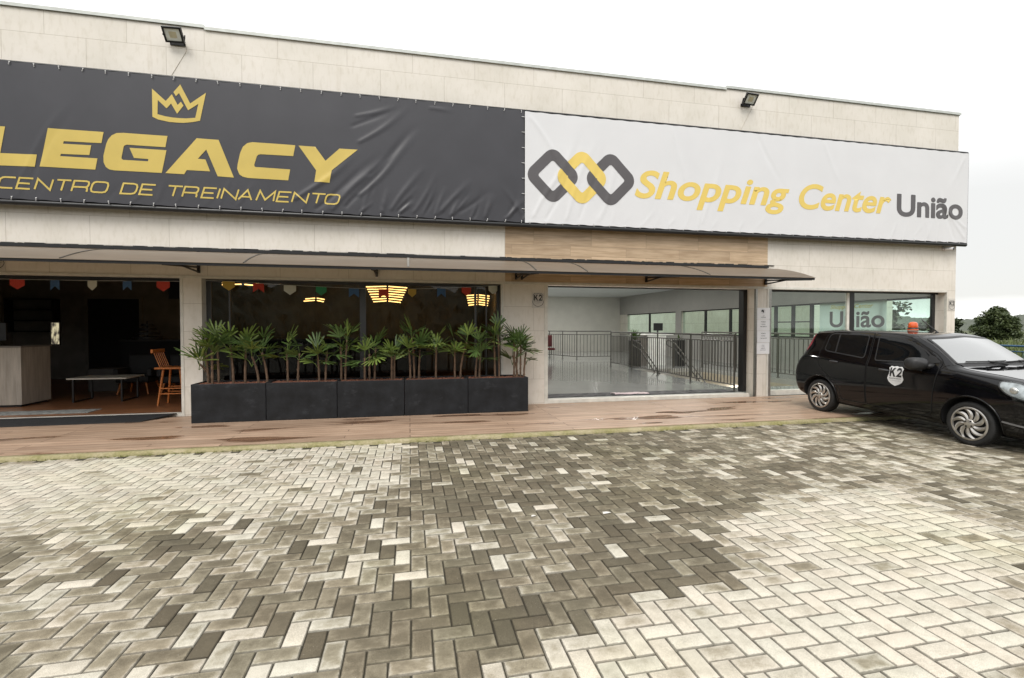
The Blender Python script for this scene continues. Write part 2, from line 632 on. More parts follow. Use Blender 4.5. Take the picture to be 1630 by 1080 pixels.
#SECTION setting
# ------------------------------------------------------------------ ground, pavement, deck, kerb
def setting():
    m, n, l, p = nodes_of('grassy_ground')
    f = noise(n, l, 0.15, 6)
    f2 = noise(n, l, 3.0, 6)
    c = mixc(n, l, f2, ramp(n, l, f, 0.35, (0.045, 0.06, 0.022), 0.65, (0.09, 0.10, 0.04)), (0.06, 0.075, 0.028))
    l.new(c, p.inputs['Base Color'])
    p.inputs['Roughness'].default_value = 0.95
    mb = MB()
    gx, gy = (-900, 7.4, 10.5, 900), (-900, 10.1, 17.3, 900)      # opening where the stairwell goes down
    for i in range(3):
        for j in range(3):
            if (i, j) != (1, 1):
                mb.add([(gx[i], gy[j], -0.06), (gx[i + 1], gy[j], -0.06), (gx[i + 1], gy[j + 1], -0.06), (gx[i], gy[j + 1], -0.06)], [(0, 1, 2, 3)])
    mb.build('ground', m)
    for o in [COL.objects['ground']]:
        tag(o, kind='structure')
    # bed of mossy sand that shows in the joints
    m, n, l, p = nodes_of('joint_sand')
    f = noise(n, l, 4.0, 6)
    f2 = noise(n, l, 60.0, 4)
    c = mixc(n, l, f2, ramp(n, l, f, 0.35, (0.022, 0.019, 0.013), 0.65, (0.042, 0.040, 0.016)), (0.055, 0.047, 0.034))
    l.new(c, p.inputs['Base Color'])
    p.inputs['Roughness'].default_value = 0.95
    mb = MB()
    mb.box(-40, 16.2, -30, 6.74, -0.05, -0.011)
    tag(mb.build('paving_bed', m), kind='structure')

    # ---- herringbone pavers, every brick its own raised block with chamfered edges, one sheet
    a = 0.105
    rng = np.random.default_rng(3)
    X0, X1, Y0, Y1 = -9.0, 16.0, 0.9, 6.74
    A = np.array([(-4.7, 6.55), (-3.0, 6.35), (0.75, 6.35), (0.05, 4.9), (-0.65, 4.25), (-1.95, 3.9), (-3.25, 3.6), (-4.6, 3.4), (-9, 3.2), (-9, 6.6)])
    NX = []
    xs = np.arange(math.floor(X0 / a), math.ceil(X1 / a))
    ys = np.arange(math.floor(Y0 / a), math.ceil(Y1 / a) - 1)
    gx, gy = np.meshgrid(xs, ys)
    gx, gy = gx.ravel(), gy.ravel()
    k = (gx + gy) % 4
    horiz = k == 0
    vert = k == 3
    # footprints
    bx = np.concatenate([gx[horiz], gx[vert]]) * a
    by = np.concatenate([gy[horiz], gy[vert]]) * a
    hz = np.concatenate([np.ones(horiz.sum(), bool), np.zeros(vert.sum(), bool)])
    # k==0: cells (x,y),(x+1,y) ; k==3 with (x,y-1) being k==2
    by = np.where(hz, by, by - a)
    w = np.where(hz, 2 * a, a)
    h = np.where(hz, a, 2 * a)
    cx, cy = bx + w / 2, by + h / 2
    keep = (cy + h / 2 < Y1 + 0.001) & ~((cx < -6.5) & (cy < 2))
    cx, cy, w, h, hz = cx[keep], cy[keep], w[keep], h[keep], hz[keep]
    N = len(cx)

    def sdist(poly, x, y):
        """signed distance, positive inside"""
        poly = np.array(poly)
        d = np.full(len(x), 1e9)
        ins = np.zeros(len(x), bool)
        for i in range(len(poly)):
            p1, p2 = poly[i], poly[(i + 1) % len(poly)]
            e = p2 - p1
            t = np.clip(((x - p1[0]) * e[0] + (y - p1[1]) * e[1]) / (e @ e), 0, 1)
            d = np.minimum(d, np.hypot(x - p1[0] - t * e[0], y - p1[1] - t * e[1]))
            c1 = (p1[1] > y) != (p2[1] > y)
            with np.errstate(divide='ignore', invalid='ignore'):
                xi = (p2[0] - p1[0]) * (y - p1[1]) / (p2[1] - p1[1]) + p1[0]
            ins ^= c1 & (x < xi)
        return np.where(ins, d, -d)

    def soft(poly, wdt):
        jit = rng.normal(0, 0.35, N) * wdt
        return 1 / (1 + np.exp(-(sdist(poly, cx, cy) + jit) / (wdt * 0.35)))
    low = (np.sin(cx * 1.7 + 0.6) * np.sin(cy * 2.1 + 1.1) + np.sin(cx * 0.8 - cy * 1.3)) * 0.06
    tone = 0.21 + low + rng.normal(0, 0.15, N)
    LA = PAVE_LIGHT_LEFT
    LB = PAVE_LIGHT_RIGHT
    for poly, val, wd in ((PAVE_MID_RIGHT, 0.48, 0.5), (PAVE_MID_LEFT, 0.34, 0.5), (PAVE_MID_CORNER, 0.52, 0.35), (LA, 0.80, 0.25), (LB, 0.92, 0.14)):
        s = soft(poly, wd)
        tone = tone * (1 - s) + s * (val + low + rng.normal(0, 0.10 if val > .7 else 0.21, N))
    # stray bright bricks in the dark parts, stray dark ones in the light parts
    r = rng.random(N)
    tone = np.where((r < 0.045) & (tone < 0.6), tone + 0.55, tone)
    tone = np.where((r > 0.955) & (tone > 0.6), tone - 0.40, tone)
    rnd = rng.random(N)
    zt = rng.normal(0, 0.0012, N)
    tilt = rng.normal(0, 0.004, (N, 2))
    rot = rng.normal(0, 0.006, N)
    g, ch = 0.0031, 0.0058
    corners = np.array([(-1, -1), (1, -1), (1, 1), (-1, 1)], float)
    V = np.zeros((N, 12, 3))
    cr, sr = np.cos(rot), np.sin(rot)
    for lay, (ins, dz) in enumerate(((g, -0.030), (g, -ch * 0.8), (g + ch, 0.0))):
        for c in range(4):
            lx = corners[c, 0] * (w / 2 - ins)
            ly = corners[c, 1] * (h / 2 - ins)
            V[:, lay * 4 + c, 0] = cx + lx * cr - ly * sr
            V[:, lay * 4 + c, 1] = cy + lx * sr + ly * cr
            V[:, lay * 4 + c, 2] = zt + dz + lx * tilt[:, 0] + ly * tilt[:, 1]
    fl = [(8, 9, 10, 11)]
    for lay in (0, 1):
        for c in range(4):
            fl.append((lay * 4 + c, lay * 4 + (c + 1) % 4, lay * 4 + 4 + (c + 1) % 4, lay * 4 + 4 + c))
    fl = np.array(fl)
    F = (fl[None] + (np.arange(N) * 12)[:, None, None]).reshape(-1, 4)
    me = bpy.data.meshes.new('parking_pavement')
    me.vertices.add(N * 12)
    me.vertices.foreach_set('co', V.ravel())
    me.loops.add(len(F) * 4)
    me.loops.foreach_set('vertex_index', F.ravel())
    me.polygons.add(len(F))
    me.polygons.foreach_set('loop_start', np.arange(len(F)) * 4)
    me.polygons.foreach_set('loop_total', np.full(len(F), 4))
    me.update(calc_edges=True)
    nf = len(fl)
    at = me.attributes.new('tone', 'FLOAT', 'FACE')
    at.data.foreach_set('value', np.repeat(np.clip(tone, 0, 1), nf))
    at = me.attributes.new('rnd', 'FLOAT', 'FACE')
    at.data.foreach_set('value', np.repeat(rnd, nf))
    uv = me.uv_layers.new(name='brick')
    # u along the brick's length in metres from its centre, v across
    loc = np.zeros((N, 12, 2))
    for lay, ins in enumerate((0, 0, g + ch)):
        for c in range(4):
            lx = corners[c, 0] * (w / 2 - ins)
            ly = corners[c, 1] * (h / 2 - ins)
            loc[:, lay * 4 + c, 0] = np.where(hz, lx, ly)
            loc[:, lay * 4 + c, 1] = np.where(hz, ly, lx)
    UV = loc.reshape(-1, 2)[F.ravel()]
    uv.data.foreach_set('uv', UV.ravel())
    # material
    m, n, l, p = nodes_of('weathered_concrete_paver')
    at = n.new('ShaderNodeAttribute'); at.attribute_name = 'tone'
    ar = n.new('ShaderNodeAttribute'); ar.attribute_name = 'rnd'
    un = n.new('ShaderNodeUVMap'); un.uv_map = 'brick'
    su = n.new('ShaderNodeSeparateXYZ')
    l.new(un.outputs[0], su.inputs[0])
    tcn = n.new('ShaderNodeTexCoord')
    obj = tcn.outputs['Object']
    ru = math_(n, l, 'DIVIDE', math_(n, l, 'ABSOLUTE', su.outputs[0]), a)
    rv = math_(n, l, 'DIVIDE', math_(n, l, 'ABSOLUTE', su.outputs[1]), a / 2)
    rim = math_(n, l, 'MAXIMUM', ru, rv)
    rimp = math_(n, l, 'POWER', rim, 3.0)
    # blotches inside a brick, differing from brick to brick
    off = n.new('ShaderNodeCombineXYZ')
    l.new(math_(n, l, 'MULTIPLY', ar.outputs['Fac'], 37.0), off.inputs[2])
    av = n.new('ShaderNodeVectorMath'); av.operation = 'ADD'
    l.new(obj, av.inputs[0]); l.new(off.outputs[0], av.inputs[1])
    blot = noise(n, l, 14.0, 6, vec=av.outputs[0], rough=0.62)
    blot = math_(n, l, 'SUBTRACT', blot, 0.5)
    # rims wear lighter where a brick is neither clean nor fully dark
    mid = math_(n, l, 'MULTIPLY', math_(n, l, 'MULTIPLY', at.outputs['Fac'], math_(n, l, 'SUBTRACT', 1.0, at.outputs['Fac'])), 4.0)
    t1 = math_(n, l, 'ADD', at.outputs['Fac'], math_(n, l, 'MULTIPLY', math_(n, l, 'MULTIPLY', rimp, mid), 0.36))
    stain = math_(n, l, 'SUBTRACT', noise(n, l, 3.2, 5, vec=obj, stretch=(0.7, 1.3, 1), rough=0.65), 0.5)
    t1 = math_(n, l, 'ADD', t1, math_(n, l, 'MULTIPLY', stain, 0.62))
    t2 = math_(n, l, 'ADD', t1, math_(n, l, 'MULTIPLY', blot, 0.70), True)
    base = n.new('ShaderNodeValToRGB')
    e = base.color_ramp.elements
    e[0].position, e[0].color = 0.0, (0.098, 0.083, 0.056, 1)
    e[1].position, e[1].color = 1.0, (0.58, 0.54, 0.46, 1)
    for pos, colr in ((0.3, (0.145, 0.124, 0.086)), (0.55, (0.262, 0.230, 0.167)), (0.75, (0.44, 0.405, 0.335))):
        q = e.new(pos); q.color = colr + (1,)
    l.new(t2, base.inputs['Fac'])
    c = base.outputs['Color']
    hue = ramp(n, l, ar.outputs['Fac'], 0.0, (1.02, 0.99, 0.965), 1.0, (0.985, 1.0, 0.985))
    c = mixc(n, l, 1.0, c, hue, 'MULTIPLY')
    grain = noise(n, l, 330.0, 3, vec=obj)
    c = mixc(n, l, 1.0, c, ramp(n, l, grain, 0.30, (0.66, 0.66, 0.66), 0.70, (1.26, 1.26, 1.26)), 'MULTIPLY')
    specks = noise(n, l, 120.0, 2, vec=obj)
    sp = n.new('ShaderNodeMapRange')
    sp.inputs['From Min'].default_value = 0.70; sp.inputs['From Max'].default_value = 0.74
    l.new(specks, sp.inputs['Value'])
    c = mixc(n, l, math_(n, l, 'MULTIPLY', sp.outputs[0], 0.6), c, (0.42, 0.38, 0.32))
    # dirt caught along the bevelled edges
    eu = math_(n, l, 'SUBTRACT', a, math_(n, l, 'ABSOLUTE', su.outputs[0]))
    ev = math_(n, l, 'SUBTRACT', a / 2, math_(n, l, 'ABSOLUTE', su.outputs[1]))
    ed = math_(n, l, 'ADD', math_(n, l, 'MINIMUM', eu, ev), math_(n, l, 'MULTIPLY', math_(n, l, 'SUBTRACT', noise(n, l, 55.0, 3, vec=obj), 0.5), 0.012))
    dm = n.new('ShaderNodeMapRange')
    dm.inputs['From Min'].default_value = 0.0050; dm.inputs['From Max'].default_value = 0.0088
    dm.inputs['To Min'].default_value = 1.0; dm.inputs['To Max'].default_value = 0.0
    l.new(ed, dm.inputs['Value'])
    c = mixc(n, l, math_(n, l, 'MULTIPLY', dm.outputs[0], 0.58), c, (0.035, 0.030, 0.020))
    moss = noise(n, l, 0.55, 4, vec=obj)
    ms = n.new('ShaderNodeMapRange')
    ms.inputs['From Min'].default_value = 0.5; ms.inputs['From Max'].default_value = 0.75
    l.new(moss, ms.inputs['Value'])
    c = mixc(n, l, math_(n, l, 'MULTIPLY', ms.outputs[0], 0.35), c, mixc(n, l, 1.0, c, (0.92, 0.98, 0.66), 'MULTIPLY'))
    l.new(c, p.inputs['Base Color'])
    p.inputs['Roughness'].default_value = 0.82
    p.inputs['Specular IOR Level'].default_value = 0.35
    bump(n, l, p, math_(n, l, 'ADD', math_(n, l, 'MULTIPLY', grain, 0.6), math_(n, l, 'MULTIPLY', blot, 0.8)), 0.5, 0.003)
    me.materials.append(m)
    o = bpy.data.objects.new('parking_pavement', me)
    COL.objects.link(o)
    tag(o, kind='structure')

    # ---- kerb: mossy concrete edging with an uneven top and front
    m, n, l, p = nodes_of('mossy_concrete')
    f = noise(n, l, 2.5, 6); f2 = noise(n, l, 30.0, 5)
    c = ramp(n, l, f, 0.38, (0.37, 0.315, 0.21), 0.62, (0.25, 0.225, 0.10))
    c = mixc(n, l, 1.0, c, ramp(n, l, f2, 0.3, (0.72, 0.74, 0.6), 0.7, (1.1, 1.1, 1.1)), 'MULTIPLY')
    l.new(c, p.inputs['Base Color']); p.inputs['Roughness'].default_value = 0.9
    bump(n, l, p, f2, 0.6, 0.01)
    mb = MB()
    nseg = 460
    rr = random.Random(5)
    vs, fs = [], []
    for i in range(nseg + 1):
        x = -9.5 + 25.5 * i / nseg
        j = rr.uniform(-0.012, 0.012) + 0.012 * math.sin(x * 3.1) + 0.008 * math.sin(x * 9.3)
        t = rr.uniform(-0.004, 0.004)
        vs += [(x, 6.725 + j, -0.03), (x, 6.735 + j, 0.018 + t), (x, 6.765 + j * 0.5, 0.040 + t), (x, 6.835, 0.044 + t * 0.5), (x, 6.835, -0.03)]
    for i in range(nseg):
        for k in range(4):
            fs.append((i * 5 + k, i * 5 + 5 + k, i * 5 + 6 + k, i * 5 + 1 + k))
    mb.add(vs, fs)
    tag(mb.build('kerb', m, smooth=True), kind='structure')
    # moss tufts creeping out of the kerb's foot
    mb = MB()
    for i in range(240):
        x = rr.choice([rr.uniform(-5, 1), rr.uniform(-5, 1), rr.uniform(-3.8, -1), rr.uniform(1, 9)])
        y = 6.72 - abs(rr.gauss(0, 0.022))
        for q in range(7):
            ang = rr.uniform(0, 2 * PI); L = rr.uniform(0.008, 0.022); ww = 0.003
            dx, dy = math.cos(ang), math.sin(ang)
            bx_, by_ = x + rr.uniform(-.015, .015), y + rr.uniform(-.008, .008)
            mb.add([(bx_ - dy * ww, by_ + dx * ww, 0.0), (bx_ + dy * ww, by_ - dx * ww, 0.0), (bx_ + dx * L * .6, by_ + dy * L * .6, L)], [(0, 1, 2)])
    tag(mb.build('moss', mat('moss_green', (0.17, 0.18, 0.05), 0.9, var=0.4, scale=20)), 'patchy yellow green moss along the foot of the deck kerb', 'moss', kind='stuff')
    mb = MB()
    mb.box(-12, 16.0, 6.837, D + 0.02, -0.03, 0.05)
    tag(mb.build('deck', M_DECK), kind='structure')
    # ---- terrain: far wooded ridge to the right, unseen bank added behind the viewer to darken reflections
    m, n, l, p = nodes_of('wooded_hillside')
    f = noise(n, l, 0.22, 8, rough=0.7); f2 = noise(n, l, 0.02, 3)
    c = mixc(n, l, f2, ramp(n, l, f, 0.3, (0.042, 0.052, 0.036), 0.7, (0.095, 0.108, 0.070)), (0.078, 0.088, 0.070))
    l.new(c, p.inputs['Base Color']); p.inputs['Roughness'].default_value = 0.95
    rr = random.Random(11)

    def ridge(name, a0, a1, dist, hgt, depth, nseg, rough_):
        mb = MB(); vs, fs = [], []
        rows = 10
        for i in range(nseg + 1):
            an = math.radians(a0 + (a1 - a0) * i / nseg)
            for j in range(rows + 1):
                t = j / rows
                d = dist + depth * t + rr.uniform(-1, 1) * rough_
                z = hgt * (math.sin(t * PI / 2)) * (0.82 + 0.12 * math.sin(i * 0.11 + 1.0) + 0.06 * math.sin(i * 0.37)) + rr.uniform(0, 1) * rough_ * (0.25 + t)
                vs.append((math.sin(an) * d, math.cos(an) * d, z - 0.3))
        R = rows + 1
        for i in range(nseg):
            for j in range(rows):
                fs.append((i * R + j, i * R + j + 1, (i + 1) * R + j + 1, (i + 1) * R + j))
        mb.add(vs, fs)
        tag(mb.build(name, m), kind='structure')
    ridge('hills', 30, 100, 330, 9.6, 120, 420, 1.3)
    ridge('unseen_bank', 140, 292, 34, 8.5, 14, 200, 0.9)


PAVE_LIGHT_LEFT = [(-7.43, 6.72), (-4.64, 6.66), (-2.71, 6.71), (-0.02, 6.9), (-0.05, 5.16), (-0.3, 4.64), (-0.97, 4.43), (-1.98, 4.33), (-3.06, 4.38), (-4.69, 4.22)]
PAVE_LIGHT_RIGHT = [(3.57, 3.9), (4.56, 3.78), (4.45, 2.97), (4.64, 2.8), (2.68, 1.61), (1.23, 1.52), (-0.12, 1.81), (0.34, 2.1), (0.77, 2.33), (1.2, 2.5), (1.87, 2.6), (2.13, 2.65), (2.26, 2.94), (2.09, 3.29)]
PAVE_MID_RIGHT = [(6.0, 6.92), (8.92, 5.42), (4.57, 2.76), (4.39, 3.64), (3.57, 3.9), (3.5, 4.88)]
PAVE_MID_LEFT = [(-3.11, 4.44), (-2.01, 4.4), (-0.3, 4.64), (-0.38, 3.31), (-0.04, 2.18), (-1.48, 2.1)]
PAVE_MID_CORNER = [(-3.06, 4.38), (-2.49, 4.04), (-1.32, 2.94), (-1.25, 2.44), (-1.48, 2.1)]
#PAVE
setting()
#SECTION building
# ------------------------------------------------------------------ the building
YI = D + 0.28      # inner face of the front wall
FL = 0.12          # lobby floor
CFL = 0.10         # cafe floor
XR = 12.95         # right end of the facade
ZT = 6.66          # wall top
H = 2.42           # opening height above datum


def building():
    B = thing('commercial_building', 'long two storey commercial building clad in cream stone tile panels with glazed ground floor', 'building', (2.4, D, 0.0))
    mb = MB()
    xs = [-11.0, -9.9, -3.83, -3.50, 1.76, 2.69, 7.42, 7.81, 12.69, XR]
    for i in range(0, len(xs) - 1, 2):
        mb.box(xs[i], xs[i + 1], D, YI, -0.03, H)
    mb.box(-11.0, XR, D, YI, H, ZT)
    mb.build('front_wall', M_WALL, B)
    mb = MB()
    mb.box(1.826, 7.70, D - 0.006, D, H + 0.05, 3.72)
    mb.build('timber_cladding', M_CLAD, B)
    for x0, x1, dz in ((-11.0, -3.39, 0.03), (-3.39, 6.63, 0.0), (6.63, XR + 0.03, 0.035)):
        mb = MB()
        mb.box(x0, x1, D - 0.03, YI + 0.05, ZT + dz, ZT + dz + 0.025)
        mb.box(x0, x1, D - 0.03, D - 0.024, ZT + dz - 0.03, ZT + dz)
        if dz:
            mb.box(x0, x1, D, YI, ZT, ZT + dz)
        mb.build('coping', M_CAP, B)
    # light metal trim round the openings
    mb = MB()
    mb.box(-9.9, 12.69, D - 0.012, D + 0.06, H - 0.005, H + 0.042)
    mb.build('lintel_trim', M_TRIM, B)
    for x0, x1, dark in ((-3.83, -3.785, 0), (1.745, 1.79, 0), (2.62, 2.69, 0), (7.415, 7.452, 1), (7.70, 7.745, 0), (7.745, 7.81, 1), (12.685, 12.70, 0)):
        mb = MB()
        mb.box(x0, x1, D - 0.010, D + 0.05, 0.05, H - 0.005)
        mb.build('jamb_trim', M_STEEL if dark else M_TRIM, B)
    # other outer walls and roof
    mb = MB()
    mb.box(-11.0, XR, 28.0, 28.25, -0.03, ZT)
    mb.build('rear_wall', M_WALL, B)
    mb = MB()
    mb.box(-11.2, -11.0, D, 28.25, -0.03, ZT)
    mb.build('left_wall', M_WING, B)
    mb = MB()
    mb.box(12.75, XR, YI, 28.0, -0.03, 1.22)
    mb.box(12.75, XR, YI, 28.0, 2.35, ZT)
    mb.box(12.75, XR, 27.0, 28.0, 1.22, 2.35)
    mb.box(12.75, XR, 21.0, 21.5, 1.22, 2.35)
    mb.build('side_wall', M_WING, B)
    mb = MB()
    mb.box(-11.0, XR, YI, 28.0, 6.2, 6.4)
    mb.build('roof', M_SLAB, B)
    # side glazing: frame members and panes
    for (y0, y1, mull) in ((9.6, 21.0, (11.0, 12.2, 13.42, 14.2, 15.0, 16.9, 17.5, 19.2)), (21.5, 27.0, (24.3,))):
        mb = MB()
        mb.box(12.80, 12.88, y0, y1, 1.22, 1.27)
        mb.box(12.80, 12.88, y0, y1, 2.30, 2.35)
        for y in mull:
            w = 0.05 if y > 13 else 0.012
            mb.box(12.80, 12.88, y - w, y + w, 1.27, 2.30)
        mb.box(12.805, 12.875, 13.45, 14.95, 1.74, 1.78) if y0 < 10 else None
        wdw = mb.build('side_window', M_DARKM, B)
        mb = MB()
        mb.box(12.835, 12.843, y0, y1, 1.22, 2.35)
        mb.build('pane', M_GLASSG, wdw)
    # ---- lobby shell, with a stairwell in the floor
    HX0, HX1, HY0, HY1 = 7.62, 10.3, 10.3, 15.6
    mb = MB()
    mb.box(2.6, HX0, YI, 28.0, -0.02, FL)
    mb.box(HX1, 12.75, YI, 28.0, -0.02, FL)
    mb.box(HX0, HX1, YI, HY0, -0.02, FL)
    mb.box(HX0, HX1, HY1, 28.0, -0.02, FL)
    mb.build('lobby_floor', M_PORC, B)
    mb = MB()
    for a in ((HX0 - 0.15, HX0, HY0, HY1), (HX1, HX1 + 0.15, HY0, HY1), (HX0 - 0.15, HX1 + 0.15, HY0 - 0.15, HY0)):
        mb.box(a[0], a[1], a[2], a[3], -3.2, -0.02)
    mb.build('stairwell_wall', mat('stairwell_cream', (0.42, 0.38, 0.30), 0.7), B)
    mb = MB()
    mb.box(5.0, 12.9, HY0 - 0.15, 26.0, -3.3, -3.2)
    mb.box(5.0, 12.9, 26.0, 26.1, -3.2, -0.07)
    mb.box(5.0, 5.1, HY1, 26.0, -3.2, -0.07)
    mb.box(12.8, 12.9, HY1, 26.0, -3.2, -0.07)
    mb.box(HX1 + 0.15, 12.9, HY1, HY1 + 0.1, -3.2, -0.07)
    mb.box(5.0, HX0 - 0.15, HY1, HY1 + 0.1, -3.2, -0.07)
    mb.build('lower_storey', mat('lower_white', (0.72, 0.70, 0.65), 0.5), B)
    mb = MB()
    nst = 18
    for i in range(nst):
        z = FL - (i + 1) * 0.178
        y = HY1 - i * 0.27
        mb.box(HX0 + 0.02, HX0 + 1.45, y - 0.29, y, z - 0.04, z)
        mb.box(HX0 + 0.02, HX0 + 1.45, y - 0.02, y, z, z + 0.138)
    mb.build('staircase', M_SLAB, B)
    mb = MB()
    mb.box(2.6, 12.75, YI, 28.0, 3.42, 3.5)
    mb.build('lobby_ceiling', M_CEIL, B)
    mb = MB()
    mb.box(2.5, 2.6, YI, 28.0, -0.02, 3.5)
    mb.box(2.6, 12.75, 27.9, 28.0, FL, 3.42)
    mb.box(2.6, 12.75, YI, YI + 0.02, H + 0.05, 3.42)
    mb.build('lobby_wall', M_IWALL, B)
    mb = MB()
    mb.box(12.72, 12.75, YI, 28.0, FL, 1.22)
    mb.box(12.72, 12.75, YI, 28.0, 2.35, 3.42)
    mb.box(12.72, 12.75, 21.0, 21.5, 1.22, 2.35)
    mb.build('lobby_side_wall', mat('painted_wall_grey', (0.36, 0.355, 0.335), 0.75, var=0.05, scale=2), B)
    mb = MB()
    mb.box(2.69, 7.30, D + 0.02, YI - 0.03, 0.05, 0.115)
    mb.build('threshold', M_TRIM, B)
    mb = MB()
    mb.box(7.33, 7.44, YI + 0.002, YI + 0.16, 0.06, H + 0.05)
    mb.box(2.60, 7.33, YI + 0.022, YI + 0.10, H - 0.02, H + 0.05)
    mb.build('shutter_rail', M_DARKM, B)
    # ---- cafe shell
    mb = MB()
    mb.box(-11.0, 2.5, D + 0.16, 16.2, -0.02, CFL)
    mb.build('cafe_floor', M_CFLOOR, B)
    mb = MB()
    mb.box(-11.0, 2.5, YI, 16.2, 3.3, 3.4)
    mb.build('cafe_ceiling', M_CDARK, B)
    mb = MB()
    mb.box(-11.0, 2.5, 16.2, 16.4, CFL, 3.4)
    mb.box(2.44, 2.5, YI, 16.2, CFL, 3.3)
    mb.box(-11.0, -10.9, YI, 16.2, CFL, 3.3)
    mb.box(-11.0, 2.44, YI, YI + 0.02, H + 0.01, 3.3)
    mb.build('cafe_wall', M_CWALL, B)
    mb = MB()
    mb.box(-9.9, -3.83, D + 0.10, D + 0.17, H - 0.055, H - 0.005)
    mb.build('shutter_guide', M_DARKM, B)
    mb = MB()
    mb.box(-9.9, -3.83, D + 0.0, D + 0.158, 0.05, 0.093)
    mb.build('sill', M_TRIM, B)
    # cafe front glazing
    mb = MB()
    y0, y1 = D + 0.19, D + 0.25
    mb.box(-3.5, 1.76, y0, y1, 0.05, 0.11)
    mb.box(-3.5, 1.76, y0, y1, H - 0.05, H - 0.005)
    for x0, x1 in ((-3.5, -3.42), (-0.91, -0.80), (1.25, 1.29), (1.47, 1.50), (1.69, 1.76), (-3.14, -3.115)):
        mb.box(x0, x1, y0, y1, 0.11, H - 0.05)
    w = mb.build('cafe_window', mat('anthracite_aluminium', (0.05, 0.05, 0.052), 0.4), B)
    mb = MB()
    mb.box(-3.5, 1.76, y0 + 0.026, y0 + 0.034, 0.05, H - 0.005)
    mb.build('pane', M_GLASSD, w)
    # shop window on the right
    mb = MB()
    mb.box(7.81, 12.69, D + 0.10, D + 0.24, 0.05, 0.16)
    mb.build('sill', M_TRIM, B)
    mb = MB()
    mb.box(7.81, 12.69, y0, y1, H - 0.04, H - 0.005)
    for x0, x1 in ((7.81, 7.84), (10.09, 10.22), (12.52, 12.60)):
        mb.box(x0, x1, y0, y1, 0.16, H - 0.04)
    w = mb.build('shop_window', M_DARKM, B)
    mb = MB()
    mb.box(7.81, 12.52, y0 + 0.026, y0 + 0.034, 0.16, H - 0.04)
    mb.build('pane', M_GLASS, w)
    mb = MB()
    mb.box(10.025, 10.088, y0 + 0.005, y1 - 0.005, 0.16, H - 0.04)
    mb.build('mullion', M_TRIM, w)
    return B


building()

# wing of the neighbouring building that fills the rear side windows
NB = thing('neighbouring_wing', 'cream tiled wing of a neighbouring building seen through the lobby side windows', 'building', (17.5, 24, 0))
mb = MB(); mb.box(15.6, 19.5, 16.3, 33.0, -0.05, 4.6); mb.build('wall', M_WING, NB)
mb = MB(); mb.box(15.5, 19.6, 16.2, 33.1, 4.6, 4.7); mb.build('coping', M_CAP, NB)


# ------------------------------------------------------------------ banners
def folds_height(x, z, folds, base=0.0):
    h = np.full(len(x), base, float)
    for (x0, z0, ang, L, w, a) in folds:
        c, s = math.cos(ang), math.sin(ang)
        u = (x - x0) * c + (z - z0) * s
        v = -(x - x0) * s + (z - z0) * c
        v = v + 0.04 * np.sin(u * 3 + x0 * 7)
        ww = w * (0.5 + np.clip(u, 0, L) / L * 0.9)
        fade = np.clip(u / 0.06, 0, 1) * np.clip((L - u) / (0.55 * L), 0, 1)
        h += a * np.exp(-(v / ww) ** 2) * fade
    return h


def sheet(name, x0, x1, z0, z1, y, hfun, m, parent, step=0.028, edge=None):
    nx, nz = int((x1 - x0) / step), int((z1 - z0) / step)
    X, Z = np.meshgrid(np.linspace(x0, x1, nx + 1), np.linspace(z0, z1, nz + 1))
    X, Z = X.ravel(), Z.ravel()
    Hh = hfun(X, Z)
    if edge:
        # the hem sags a little between the ties
        t = np.clip((z0 + 0.12 - Z) / 0.12, 0, 1)
        Z = Z + t * 0.005 * np.sin((X - edge) / 0.3265 * 2 * PI)
        t = np.clip((Z - z1 + 0.12) / 0.12, 0, 1)
        Z = Z - t * 0.004 * np.sin((X - edge) / 0.3265 * 2 * PI)
    mb = MB()
    idx = lambda i, j: j * (nx + 1) + i
    vs = np.stack([X, y - Hh, Z], 1)
    fs = [(idx(i, j), idx(i + 1, j), idx(i + 1, j + 1), idx(i, j + 1)) for j in range(nz) for i in range(nx)]
    mb.add(vs.tolist(), fs)
    return mb.build(name, m, parent, smooth=True)


